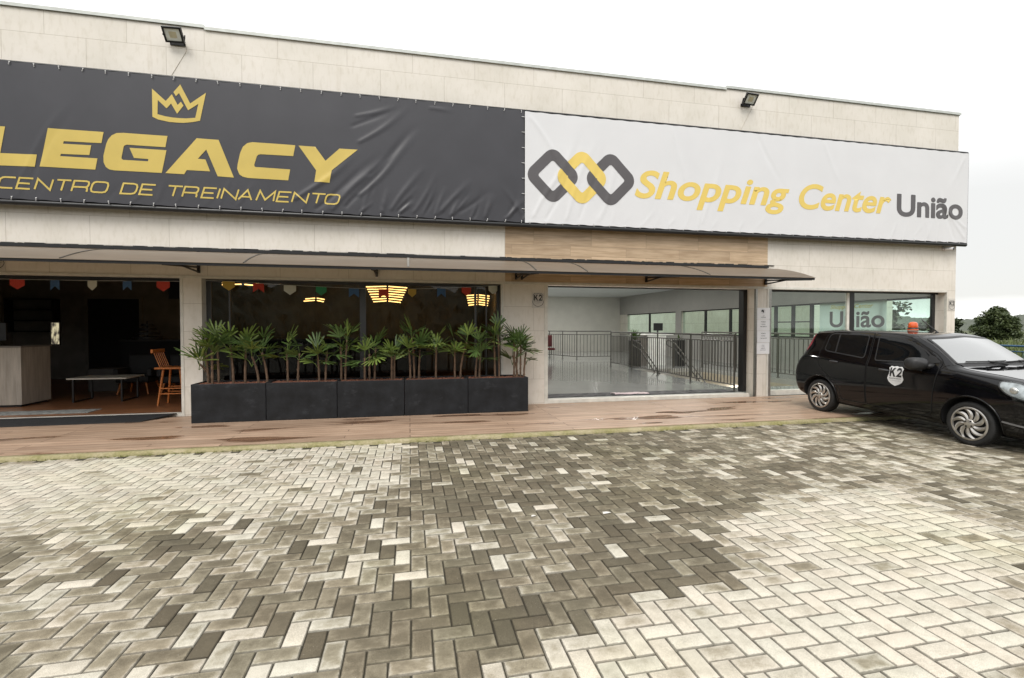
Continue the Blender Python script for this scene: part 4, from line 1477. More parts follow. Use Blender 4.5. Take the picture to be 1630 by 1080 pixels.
def palm(x, y, z0, stems, label, seed, group='fan palms in the planter boxes'):
    """stems: list of (dx, dy, height, lean x, lean y, fronds, reach)"""
    rr = random.Random(seed)
    t = thing('fan_palm', label, 'palm', (x, y, z0), group)
    for (dx, dy, h, lx, ly, nf, reach) in stems:
        h *= 1.05
        nf += 1
        reach *= 0.85
        mb = MB()
        pts, rs = [], []
        K = 14
        for k in range(K + 1):
            s = k / K
            pts.append((x + dx + lx * s * s, y + dy + ly * s * s, z0 + h * s))
            rs.append((0.019 - 0.004 * s) * rr.uniform(0.86, 1.16))
        mb.tube(pts, rs, 9)
        # ragged fibre sheaths
        for k in range(16):
            s = rr.uniform(0.1, 1)
            c = Vector((x + dx + lx * s * s, y + dy + ly * s * s, z0 + h * s))
            a = rr.uniform(0, 6.3)
            o = Vector((math.cos(a), math.sin(a), 0)) * 0.017
            mb.add([c + o + Vector((-.004, 0, 0)), c + o + Vector((.004, 0, 0)), c + o * 1.55 + Vector((0, 0, 0.035))], [(0, 1, 2)])
        mb.build('stem', M_CANE, t, smooth=True)
        top = Vector(pts[-1])
        a0 = rr.uniform(0, 6.3)
        for k in range(nf):
            az = a0 + k * 2.4 + rr.uniform(-.35, .35)
            el = rr.choice((0.5, 0.85, 1.1, 1.3)) + rr.uniform(-.2, .2) if k else 1.4
            b = top - Vector((0, 0, 1)) * rr.uniform(0, 0.24) * (k > 0)
            d = Vector((math.cos(az) * math.cos(el), math.sin(az) * math.cos(el) * 0.75, math.sin(el)))
            pl_ = reach * rr.uniform(.45, 1.0)
            mid = b + d * pl_ * .55 + Vector((0, 0, .02))
            end = b + d * pl_ - Vector((0, 0, 0.05 * pl_))
            mb = MB()
            mb.tube([b, mid, end], [0.0065, 0.0045, 0.0035], 6, 0)
            td = (end - mid).normalized()
            td = (td + Vector((math.cos(az), math.sin(az), -0.25)) * rr.uniform(.0, .35)).normalized()
            fan(mb, end, td, Vector((rr.uniform(-.3, .3), rr.uniform(-.3, .3), 1)), rr.uniform(.25, .37), rr.choice((5, 6, 6, 7, 8)), rr.uniform(1.2, 2.2), rr.uniform(.025, .037), rr)
            mb.build('frond', M_LEAF2 if rr.random() < 0.33 else M_LEAF, t, smooth=True)
    return t


def palms():
    z = 0.05 + 0.575
    yc = 8.78
    # photo column of each stem -> metres along the facade; heights above the mulch
    P = [
        ('dense many stemmed fan palm at the left end of the leftmost planter', -3.19, [(-.05, .02, .50, -.03, 0, 5, .24), (0.03, -.04, .62, .00, 0, 5, .22), (0.10, .03, .70, -.03, .02, 6, .24), (-.02, .08, .34, -.16, -.08, 3, .22)]),
        ('twin stemmed fan palm in the middle of the leftmost planter', -2.86, [(0, 0, .62, -.05, .03, 5, .22), (.17, .03, .60, .02, .0, 5, .22)]),
        ('fan palm with crossed slender canes at the right end of the leftmost planter', -2.47, [(0, -.02, .44, -.10, 0, 4, .30), (.12, .03, .50, -.08, 0, 4, .34)]),
        ('fan palm with two separate canes at the left end of the second planter', -2.02, [(0, 0, .50, -.01, 0, 4, .24), (.16, 0, .48, .03, 0, 4, .24)]),
        ('short twin fan palm in the middle of the second planter', -1.52, [(0, 0, .45, -.02, 0, 4, .22), (.10, .03, .50, .03, 0, 4, .20)]),
        ('tall fan palm with a broad crown at the right end of the second planter', -1.14, [(-.02, .03, .62, -.01, 0, 5, .24), (.05, 0, .70, .03, 0, 6, .25)]),
        ('thin three stemmed fan palm at the left end of the middle planter', -0.72, [(-.05, 0, .40, 0, 0, 3, .22), (.03, .03, .46, 0, 0, 3, .20), (.12, 0, .56, .02, 0, 4, .26)]),
        ('small low fan palm in the middle of the middle planter', -0.30, [(-.01, 0, .42, 0, 0, 4, .17), (.03, .03, .44, .01, 0, 4, .16)]),
        ('tallest fan palm of the middle planter, three canes at its right end', 0.06, [(-.05, 0, .62, -.03, 0, 4, .24), (.02, .02, .74, -.04, 0, 5, .24), (.10, 0, .52, .02, 0, 3, .18)]),
        ('single caned fan palm at the left end of the fourth planter', 0.46, [(0, 0, .60, .01, 0, 7, .24)]),
        ('fan palm with a straight and a leaning cane in the middle of the fourth planter', 0.80, [(0, 0, .60, .0, 0, 6, .22), (.10, 0, .64, .12, 0, 4, .20)]),
        ('leafy fan palm with close twin canes at the right end of the fourth planter', 1.20, [(-.02, 0, .56, .05, 0, 6, .20), (.05, .03, .46, .03, 0, 4, .24)]),
        ('tall fan palm with a high spiky crown at the left end of the rightmost planter', 1.54, [(0, 0, .66, -.02, 0, 5, .22), (.08, .02, .78, -.02, 0, 6, .22)]),
        ('fan palm with upright leaves in the middle of the rightmost planter', 1.90, [(0, 0, .70, .0, 0, 5, .22), (.05, .02, .58, .02, 0, 4, .2)]),
        ('sparse fan palm at the right end of the rightmost planter against the pale pillar', 2.18 - .16, [(0, 0, .62, .01, 0, 5, .24), (.06, -.03, .46, .04, 0, 3, .2), (-.05, .02, .40, -.1, 0, 2, .2)]),
    ]
    for i, (lab, x, st) in enumerate(P):
        palm(x, yc, z, st, lab, 100 + i)


planters()
palms()


# ------------------------------------------------------------------ things in the cafe
def flag_poly(kind):
    if kind == 'v':      # pointed
        return [(-.1, 0), (.1, 0), (.1, -.10), (0, -.175), (-.1, -.10)]
    return [(-.095, 0), (.095, 0), (.095, -.18), (0, -.105), (-.095, -.18)]     # swallow tail


FC = {'red': (0.46, 0.045, 0.025), 'blue': (0.045, 0.11, 0.23), 'white': (0.55, 0.55, 0.47), 'yellow': (0.50, 0.33, 0.06), 'green': (0.03, 0.22, 0.09)}


def bunting(label, y, pts, flags):
    t = thing('bunting', label, 'bunting', (pts[0][0], y, pts[0][1]), 'pennant strings over the cafe openings')
    mb = MB()
    mb.tube([(x, y, z) for x, z in pts], 0.003, 5)
    mb.build('string', mat('string_white', (0.5, 0.5, 0.48), 0.7), t)
    rr = random.Random(len(flags))
    for x, z, kind, colr in flags:
        mb = MB()
        tw = rr.uniform(-.5, .5)
        sc = rr.uniform(.88, 1.0)
        P = [(a * sc, b * sc) for a, b in flag_poly(kind)]
        vs = [(x + a * math.cos(tw), y - 0.004 + a * math.sin(tw) + 0.02 * b + 0.012 * math.sin(a * 20), z + b) for a, b in P]
        vs += [(p[0], p[1] + 0.0015, p[2]) for p in vs]
        n = len(P)
        mb.add(vs, [tuple(range(n)), tuple(range(2 * n - 1, n - 1, -1))] + [(i, (i + 1) % n, n + (i + 1) % n, n + i) for i in range(n)])
        mb.build('flag', mat('flag_' + colr, FC[colr], 0.8, var=0.08), t)


bunting('string of red, blue and white paper pennants across the open cafe front', 9.36, [(-8.2, 2.36), (-6.2, 2.352), (-5.1, 2.352), (-4.1, 2.362), (-3.84, 2.366)],
        [(-7.3, 2.352, 's', 'yellow'), (-6.75, 2.352, 's', 'green'), (-6.22, 2.35, 'v', 'red'), (-5.70, 2.35, 's', 'blue'), (-5.17, 2.35, 'v', 'white'), (-4.66, 2.355, 's', 'blue'), (-4.12, 2.358, 'v', 'red')])
bunting('sagging string of coloured paper pennants across the cafe window above the palms', 9.36, [(-3.48, 2.39), (-3.1, 2.385), (-2.1, 2.33), (-1.0, 2.295), (-0.3, 2.29), (0.4, 2.31), (1.1, 2.35), (1.72, 2.40)],
        [(-3.10, 2.38, 'v', 'yellow'), (-2.62, 2.355, 's', 'red'), (-2.10, 2.327, 'v', 'white'), (-1.57, 2.31, 'v', 'green'), (-1.0, 2.292, 's', 'blue'), (-0.47, 2.285, 's', 'red'), (0.05, 2.298, 'v', 'yellow'), (0.60, 2.318, 's', 'blue'), (1.08, 2.345, 'v', 'red'), (1.60, 2.385, 'v', 'white')])

t = thing('door_ramp', 'black rubber ramp with cut corner in front of the open cafe entrance', 'ramp', (-6.5, 8.75, 0.05))
mb = MB()
vs = [(-9.5, 8.70, 0.052), (-4.24, 8.80, 0.052), (-3.90, D - 0.012, 0.092), (-9.5, D - 0.012, 0.092), (-9.5, 8.70, 0.064), (-4.24, 8.80, 0.064), (-3.90, D - 0.012, 0.104), (-9.5, D - 0.012, 0.104)]
mb.add(vs, [(3, 2, 1, 0), (4, 5, 6, 7), (0, 1, 5, 4), (1, 2, 6, 5), (2, 3, 7, 6), (3, 0, 4, 7)])
mb.build('mat', M_RUBBER, t)

t = thing('reception_counter', 'grey oak cafe counter inside the open entrance at the left edge', 'counter', (-8.1, 11.4, CFL))
mb = MB(); mb.box(-9.6, -7.02, 10.6, 11.35, CFL + 0.04, 1.20); mb.build('body', M_LAMI, t, bevel=0.003)
mb = MB(); mb.box(-9.62, -7.0, 10.58, 11.37, 1.20, 1.225); mb.build('top', mat('counter_top', (0.20, 0.18, 0.16), 0.4), t)
mb = MB(); mb.box(-9.55, -7.05, 10.63, 11.30, CFL, CFL + 0.04); mb.build('plinth', M_CDARK, t)
t = thing('computer_monitor', 'black computer monitor standing on the cafe counter', 'monitor', (-7.75, 11.0, 1.225))
mb = MB(); mb.box(-8.05, -7.50, 10.98, 11.02, 1.32, 1.66); mb.build('screen', M_DARKM, t, bevel=0.006)
mb = MB(); mb.box(-7.81, -7.74, 11.02, 11.05, 1.23, 1.5); mb.box(-7.9, -7.65, 10.93, 11.10, 1.2255, 1.24); mb.build('stand', M_DARKM, t)

t = thing('coffee_table', 'low coffee table with pale stone top and black sled legs', 'table', (-5.9, 11.2, CFL))
mb = MB(); mb.box(-6.53, -5.50, 10.96, 11.62, 0.55, 0.578); mb.build('table_top', mat('pale_stone', (0.55, 0.52, 0.45), 0.3), t, bevel=0.004)
for x in (-6.43, -5.60):
    mb = MB()
    P = [(x, 10.99, CFL + .012), (x, 11.56, CFL + .012), (x, 11.56, 0.538), (x, 10.99, 0.538)]
    for a, b in zip(P, P[1:] + P[:1]):
        mb.bar(a, b, 0.028)
    mb.build('sled_leg', M_DARKM, t)

t = thing('bar_stool', 'orange wooden bar stool with spindle back beside the entrance pillar', 'stool', (-4.42, 10.45, CFL))
mb = MB(); mb.box(-4.68, -4.16, 10.22, 10.66, 0.785, 0.82); mb.build('seat', M_ORANGEW, t, bevel=0.01)
for sx, sy in ((-1, -1), (-1, 1), (1, -1), (1, 1)):
    mb = MB(); mb.tube([(-4.42 + sx * .14, 10.45 + sy * .14, .79), (-4.42 + sx * .22, 10.45 + sy * .20, CFL)], [.020, .017], 10); mb.build('leg', M_ORANGEW, t, smooth=True, auto=50)
mb = MB()
for z, k in ((.30, .195), (.40, .187)):
    for s in (-1, 1):
        mb.bar((-4.42 + s * k, 10.45 - k, z), (-4.42 + s * k, 10.45 + k, z), .018)
        mb.bar((-4.42 - k, 10.45 + s * k, z + .02), (-4.42 + k, 10.45 + s * k, z + .02), .018)
mb.build('foot_rail', M_ORANGEW, t)
mb = MB()
for k in range(6):
    y = 10.27 + k * .07
    mb.tube([(-4.60, y, .82), (-4.70, y, 1.10)], .008, 8)
mb.build('spindle_back', M_ORANGEW, t)
mb = MB(); mb.box(-4.735, -4.69, 10.22, 10.68, 1.09, 1.16); mb.build('top_rail', M_ORANGEW, t, bevel=0.01)


def armchair(x, y, label):
    t = thing('armchair', label, 'chair', (x, y, CFL), 'dark armchairs behind the coffee table')
    mb = MB(); mb.box(x - .32, x + .32, y - .3, y + .32, .36, .50); mb.build('seat', M_CDARK, t, bevel=0.03)
    mb = MB(); mb.box(x - .32, x + .32, y + .22, y + .34, .50, .95); mb.build('backrest', M_CDARK, t, bevel=0.03)
    for s in (-1, 1):
        mb = MB(); mb.box(x + s * .32 - .05, x + s * .32 + .05, y - .28, y + .3, .50, .66); mb.build('armrest', M_CDARK, t, bevel=0.02)
        for q in (-1, 1):
            mb = MB(); mb.tube([(x + s * .24, y + q * .22, .36), (x + s * .30, y + q * .27, CFL)], [.024, .015], 8); mb.build('leg', M_ORANGEW, t, smooth=True, auto=50)


armchair(-5.95, 12.35, 'dark armchair with orange wooden legs behind the coffee table')
armchair(-5.0, 12.1, 'dark armchair with orange wooden legs behind the bar stool')


def pendant(label, x, y, z1, rows, w, seed):
    t = thing('pendant_lamp', label, 'lamp', (x, y, 3.3), 'slatted pendant lamps in the cafe')
    mb = MB()
    mb.tube([(x, y, 3.3), (x, y, z1 - 0.02)], 0.012, 8)
    mb.build('rod', M_DARKM, t)
    em = mat('lamp_strip', (0.9, 0.6, 0.25), 0.5, emit=(1.0, 0.56, 0.18, 4.5))
    rr = random.Random(seed)
    for k in range(rows):
        z = z1 - 0.018 - k * 0.068
        for s in (-1, 1):
            wl_ = w * (1.0 - 0.055 * (k if s < 0 else max(0, k - 1))) if rows > 4 else w * rr.uniform(.7, 1)
            mb = MB()
            dy = rr.uniform(-.05, .05)
            if s < 0:
                mb.bar((x - .03, y + dy, z + .035), (x - .03 - wl_, y + dy - .15, z), 0.026)
            else:
                mb.bar((x + .03, y + dy, z + .035), (x + .03 + wl_ * .9, y + dy - .1, z - .005), 0.026)
            mb.build('light_bar', em, t)


pendant('large glowing pendant lamp of stacked warm light bars behind the middle of the cafe window', -0.60, 14.0, 2.84, 9, 0.60, 1)
pendant('warm slatted pendant lamp partly hidden by the lintel at the left of the cafe window', -4.30, 14.0, 2.90, 4, 0.50, 2)
pendant('small warm slatted pendant lamp hanging left of the large glowing one', -2.70, 15.2, 2.42, 2, 0.30, 3)
pendant('warm slatted pendant lamp behind the right end of the cafe window', 1.95, 14.0, 2.50, 5, 0.32, 4)

# back of the cafe
t = thing('wall_shelf_unit', 'dark shelf unit on the cafe back wall above the counter', 'shelf', (-10.2, 16.0, 1.4))
mb = MB()
for z in (1.45, 1.75, 2.05, 2.35): mb.box(-10.9, -9.75, 15.9, 16.195, z, z + .03)
for x in (-10.9, -9.78): mb.box(x, x + .03, 15.9, 16.195, 1.48, 2.35)
mb.build('frame', M_CDARK, t)
t = thing('doorway', 'dark doorway in the cafe back wall', 'door', (-8.4, 16.19, CFL))
mb = MB(); mb.box(-9.05, -7.75, 16.15, 16.198, CFL, 2.40); mb.build('opening', M_CDARK, t)
mb = MB(); mb.box(-9.13, -9.05, 16.14, 16.198, CFL, 2.48); mb.box(-7.75, -7.67, 16.14, 16.198, CFL, 2.48); mb.box(-9.05, -7.75, 16.14, 16.198, 2.40, 2.48); mb.build('door_frame', M_CWALL, t)
t = thing('lit_display', 'small bright picture screen hanging at the end of the cafe counter', 'screen', (-7.32, 12.0, 1.2))
mb = MB(); mb.box(-7.41, -7.24, 12.0, 12.03, 1.20, 1.69); mb.build('housing', M_DARKM, t)
m, n, l, p = nodes_of('display_picture')
f = noise(n, l, 9.0, 4, stretch=(2, 1, 0.7))
l.new(ramp(n, l, f, 0.42, (0.06, 0.05, 0.04), 0.58, (0.75, 0.66, 0.42)), p.inputs['Emission Color'])
p.inputs['Emission Strength'].default_value = 0.55
p.inputs['Base Color'].default_value = (0.02, 0.02, 0.02, 1)
mb = MB(); mb.box(-7.395, -7.255, 11.996, 11.9995, 1.22, 1.67); mb.build('picture', m, t)
t = thing('wall_television', 'black flat television high on the cafe back wall', 'television', (-6.6, 16.1, 2.5))
mb = MB(); mb.box(-6.95, -5.95, 16.08, 16.14, 2.42, 3.0); mb.build('screen', M_DARKM, t)
mb = MB(); mb.box(-6.6, -6.3, 16.14, 16.198, 2.6, 2.8); mb.build('bracket', M_DARKM, t)
t = thing('glass_rack', 'dark tiered rack on the low cafe partition', 'rack', (-6.6, 15.3, 1.2))
mb = MB()
for k in range(4): mb.lathe([(0, 0), (.36 - .07 * k, 0), (.36 - .07 * k, .07), (0, .07)], (-7.1, 15.2, 1.245 + .12 * k), 'z', 18); 
mb.build('tiers', mat('dim_grey', (0.03, 0.03, 0.032), .5), t)
mb = MB(); mb.tube([(-7.1, 15.2, 1.24), (-7.1, 15.2, 1.75)], .02, 8); mb.build('post', M_CDARK, t)
t = thing('low_partition', 'low black bar counter along the back of the cafe', 'counter', (-3.0, 15.2, CFL))
mb = MB(); mb.box(-7.6, 0.5, 14.95, 15.45, CFL, 1.19); mb.build('body', M_CDARK, t)
mb = MB(); mb.box(-7.65, 0.55, 14.90, 15.50, 1.19, 1.235); mb.build('top', mat('dim_top', (0.03, 0.027, 0.024), .4), t)
t = thing('carton', 'small dark grey carton box beside the coffee table', 'box', (-6.9, 12.9, CFL))
mb = MB(); mb.box(-7.2, -6.6, 12.8, 13.2, CFL, .62); mb.build('body', mat('dim_carton', (0.10, 0.095, 0.09), .8), t, bevel=.01)
t = thing('floor_mat', 'pale worn mat on the cafe floor behind the ramp', 'mat', (-6.6, 9.85, CFL))
mb = MB(); mb.box(-7.6, -5.42, 9.62, 10.0, CFL + .002, CFL + .012); mb.build('sheet', mat('pale_mat', (0.26, 0.27, 0.26), .9, var=.5, scale=14), t)


# ------------------------------------------------------------------ things in the lobby
def railing(name, label, P, zt, zr, zb, z0, post_step, bal_step, r=0.011):
    t = thing(name, label, 'railing', (P[0][0], P[0][1], z0), 'steel railings in the lobby')
    def seg(z, rad, nm):
        mb = MB()
        for a, b in zip(P, P[1:]):
            mb.tube([(a[0], a[1], z), (b[0], b[1], z)], rad, 8)
        mb.build(nm, M_GREYM, t, smooth=True, auto=50)
    seg(zt, 0.022, 'hand_rail'); seg(zr, 0.016, 'top_rail'); seg(zb, 0.016, 'bottom_rail')
    pp = bp = None
    off = OFF[t]
    for a, b in zip(P, P[1:]):
        L = math.dist(a, b)
        n = max(1, round(L / post_step))
        for k in range(n + 1):
            x, y = a[0] + (b[0] - a[0]) * k / n, a[1] + (b[1] - a[1]) * k / n
            if k == 0 and a != P[0]:
                continue
            if pp is None:
                mb = MB(); mb.tube([(off.x, off.y, z0), (off.x, off.y, zt)], 0.021, 8); mb.lathe([(0.045, 0), (0.045, .012), (0.02, .016)], (off.x, off.y, z0), 'z', 12)
                pp = mb.build('post', M_GREYM, t, smooth=True, auto=50); q = pp
            else:
                q = pp.copy(); COL.objects.link(q)
            q.location = (x - off.x, y - off.y, 0)
        n = round(L / bal_step)
        for k in range(1, n):
            x, y = a[0] + (b[0] - a[0]) * k / n, a[1] + (b[1] - a[1]) * k / n
            if bp is None:
                mb = MB(); mb.tube([(off.x, off.y, zb), (off.x, off.y, zr)], r, 6)
                bp = mb.build('baluster', M_GREYM, t); q = bp
            else:
                q = bp.copy(); COL.objects.link(q)
            q.location = (x - off.x, y - off.y, 0)
    return t


railing('stair_railing', 'grey steel railing running along the stairwell from the lobby entrance', [(7.40, 17.0), (7.24, 9.72)], 1.40, 1.26, 0.26, FL, 1.75, 0.125)
railing('lobby_railing', 'grey steel railing in the left rear of the lobby in front of the pale wall', [(6.3, 23.6), (7.36, 20.67), (9.0, 20.67)], 1.40, 1.25, 0.26, FL, 1.2, 0.17)
railing('gallery_railing', 'grey steel railing on the far side of the stairwell below the side windows', [(10.42, 10.2), (10.42, 15.8)], 1.40, 1.26, 0.26, FL, 1.8, 0.16)
for i, (x, lab) in enumerate(((7.72, 'sloping double stair handrail next to the front stairwell railing'), (9.05, 'sloping double stair handrail on the inner side of the stairs'))):
    t = thing('stair_handrail', lab, 'handrail', (x, 15.6, FL), 'sloping handrails of the stairs')
    for dz in (1.0, 0.80):
        mb = MB(); mb.tube([(x, 15.75, FL + dz), (x, 15.3, FL + dz - .1), (x, 11.0, FL + dz - 2.94)], 0.02, 8); mb.build('rail', M_GREYM, t, smooth=True, auto=50)
    mb = MB(); mb.tube([(x, 15.75, FL + 1.0), (x, 15.88, FL + .95), (x, 15.88, FL + .85), (x, 15.75, FL + .80)], 0.02, 8); mb.build('return_bend', M_GREYM, t, smooth=True, auto=50)
    for y in (15.4, 14.0, 12.6, 11.4):
        zz = FL - (15.3 - y) * 0.66
        mb = MB(); mb.tube([(x, y, zz - .02), (x, y, zz + .86)], 0.017, 8); mb.build('post', M_GREYM, t)

t = thing('reception_desk', 'white reception desk behind the stairwell in the lobby', 'desk', (9.25, 17.1, FL))
mb = MB(); mb.box(8.85, 9.62, 16.9, 17.5, FL, 1.28); mb.build('body', mat('desk_white', (0.80, 0.81, 0.78), .4), t, bevel=.004)
mb = MB(); mb.box(8.45, 9.9, 16.85, 17.6, 1.28, 1.33); mb.build('top', mat('desk_white', (0.80, 0.81, 0.78), .4), t, bevel=.004)
mb = MB(); mb.box(8.47, 8.85, 16.95, 17.5, FL, 1.28); mb.build('side_panel', mat('desk_taupe', (0.16, 0.145, 0.13), .5), t)
t = thing('computer_monitor', 'black computer monitor on the white reception desk', 'monitor', (9.45, 17.2, 1.33))
mb = MB(); mb.box(9.25, 9.63, 17.18, 17.22, 1.45, 1.74); mb.build('screen', M_DARKM, t, bevel=.005)
mb = MB(); mb.box(9.41, 9.47, 17.22, 17.25, 1.345, 1.55); mb.box(9.32, 9.56, 17.12, 17.3, 1.331, 1.345); mb.build('stand', M_DARKM, t)


def pot_plant(x, y, label, big, seed):
    t = thing('potted_plant', label, 'plant', (x, y, FL), 'potted plants by the reception desk')
    mb = MB(); mb.prism([(x - .17, y - .17), (x + .17, y - .17), (x + .17, y + .17), (x - .17, y + .17)], FL, FL + .98, 'z')
    mb.build('pot', M_DARKM, t, bevel=.01)
    rr = random.Random(seed)
    mb = MB()
    for k in range(26 if big else 14):
        a = rr.uniform(0, 6.3); el = rr.uniform(.3, 1.4)
        d = Vector((math.cos(a) * math.cos(el), math.sin(a) * math.cos(el), math.sin(el)))
        b = Vector((x, y, FL + .98))
        L = rr.uniform(.35, .62) * (1 if big else .55)
        w = .028
        s = d.cross(Vector((0, 0, 1))).normalized() * w
        m1 = b + d * L * .55; e = b + d * L - Vector((0, 0, .12 * L))
        mb.add([b - s * .4, b + s * .4, m1 + s, m1 - s, e], [(0, 1, 2, 3), (3, 2, 4)])
    mb.build('foliage', M_LEAF, t)


pot_plant(8.05, 16.35, 'bushy potted plant in a tall black pot left of the reception desk', True, 3)
pot_plant(9.95, 16.55, 'small potted plant in a tall black pot right of the reception desk', False, 4)

t = thing('waiting_chair', 'dark red waiting chair on metal legs at the left of the lobby', 'chair', (6.3, 21.7, FL))
mr = mat('red_upholstery', (0.085, 0.012, 0.014), .7)
mb = MB(); mb.box(5.95, 6.6, 21.5, 22.0, .52, .62); mb.build('seat', mr, t, bevel=.03)
mb = MB(); mb.box(5.95, 6.6, 21.95, 22.06, .66, 1.22); mb.build('backrest', mr, t, bevel=.04)
for sx in (6.0, 6.55):
    for sy in (21.55, 22.0):
        mb = MB(); mb.tube([(sx, sy, .55), (sx, sy, FL)], .014, 6); mb.build('leg', M_GREYM, t)

m, n, l, p = nodes_of('chequered_rubber')
f = noise(n, l, 10.0, 3, stretch=(0.6, 2.2, 1))
l.new(ramp(n, l, f, 0.46, (0.018, 0.018, 0.02), 0.54, (0.10, 0.10, 0.105)), p.inputs['Base Color'])
p.inputs['Roughness'].default_value = .7
t = thing('entrance_mat', 'dark mottled rubber mat along the lobby threshold', 'mat', (5.0, 9.8, FL))
mb = MB(); mb.box(2.72, 7.15, YI + .02, 10.02, FL + .002, FL + .012); mb.build('sheet', m, t)
t = thing('floor_cloth', 'crumpled pale pink cloth lying on the lobby entrance mat', 'cloth', (4.6, 9.75, FL + .012))
mb = MB(); N_ = 30; rr = random.Random(6); vs, fs = [], []
for j in range(N_ // 3 + 1):
    for i in range(N_ + 1):
        u, v = i / N_, j / (N_ // 3)
        vs.append((4.28 + .78 * u + .03 * math.sin(v * 7) + rr.uniform(-.01, .01), 9.62 + .26 * v + .02 * math.sin(u * 11), FL + .016 + .02 * abs(math.sin(u * 9 + v * 5)) * math.sin(v * PI) + rr.uniform(0, .008)))
for j in range(N_ // 3):
    for i in range(N_):
        q = j * (N_ + 1) + i
        fs.append((q, q + 1, q + N_ + 2, q + N_ + 1))
mb.add(vs, fs); mb.build('fabric', mat('pink_cloth', (0.62, 0.52, 0.53), .9), t, smooth=True)


def downlight(x, y, label):
    t = thing('ceiling_downlight', label, 'ceiling light', (x, y, 3.42), 'round downlights in the lobby ceiling')
    mb = MB(); mb.lathe([(0.13, 0), (0.13, -.012), (0.10, -.014)], (x, y, 3.42), 'z', 24); mb.build('rim', M_TRIM, t)
    mb = MB(); mb.lathe([(0.0, -.008), (0.099, -.008)], (x, y, 3.42), 'z', 24); mb.build('diffuser', mat('lamp_diffuser', (.9, .9, .88), .5, emit=(1, .97, .92, 9.0)), t)
    return t


downlight(8.3, 16.2, 'lit round downlight in the lobby ceiling above the stairs')


def lamp_and_fill(x, y, w):
    ld = bpy.data.lights.new('downlight_and_fill', 'AREA')
    ld.shape = 'DISK'; ld.size = 0.2; ld.energy = w; ld.color = (1, .97, .92)
    o = bpy.data.objects.new('downlight_and_fill', ld); COL.objects.link(o)
    o.location = (x, y, 3.40)


lamp_and_fill(8.3, 16.2, 18)
lamp_and_fill(9.2, 14.6, 45)  # added fill light to brighten the reception desk, no fitting
for y_ in (13.5, 18.5):  # unseen lights added to brighten the lower storey
    lamp_and_fill(9.8, y_, 90)
    bpy.context.scene.collection.objects[-1].location.z = -0.25
for x_ in (4.2, 6.9, 9.8):  # added fill lights to brighten the lobby, no fittings modelled
    for y_ in (11.3, 20.0, 24.5):
        lamp_and_fill(x_, y_, 27)

# white poster with the centre's name inside the side glazing, facing the room
t = thing('name_poster', 'white poster lettered Shopping Center União inside the right shop window', 'poster', (12.776, 12, 1.22))
mb = MB(); mb.add([(12.776, 13.05, 1.225), (12.776, 10.84, 1.225), (12.776, 10.84, 2.345), (12.776, 13.05, 2.345)], [(0, 1, 2, 3)])
mp_ = mat('poster_white', (0.70, 0.74, 0.72), .5, var=.03)
nt = mp_.node_tree
tl = nt.nodes.new('ShaderNodeBsdfTranslucent'); tl.inputs['Color'].default_value = (.90, .95, .92, 1)
ms = nt.nodes.new('ShaderNodeMixShader'); ms.inputs[0].default_value = .85
nt.links.new(nt.nodes['Principled BSDF'].outputs[0], ms.inputs[1]); nt.links.new(tl.outputs[0], ms.inputs[2])
nt.links.new(ms.outputs[0], nt.nodes['Material Output'].inputs['Surface'])
mb.build('sheet', mp_, t)


def poster_part(polys, nm, m):
    q = flat_mesh(polys)
    q.v = [(12.7735, 12.95 - a, b) for a, _, b in q.v]
    q.build(nm, m, t)


poster_part([text_shape('Shopping Center', 0.30, 1.72, 2.135, 2.255, 0.01, 0.25)], 'lettering', mat('poster_yellow', (.55, .5, .10), .5))
poster_part([text_shape('União', 0.28, 2.06, 1.575, 2.06, 0.022)], 'lettering', M_PGREY)
for i in range(3):
    poster_part([ring(0.70 + i * .42, 2.42, .24, .09, .13, .02)], 'chain_link', (M_PGREY, mat('poster_yellow', (.55, .5, .10), .5), M_PGREY)[i]) if False else None
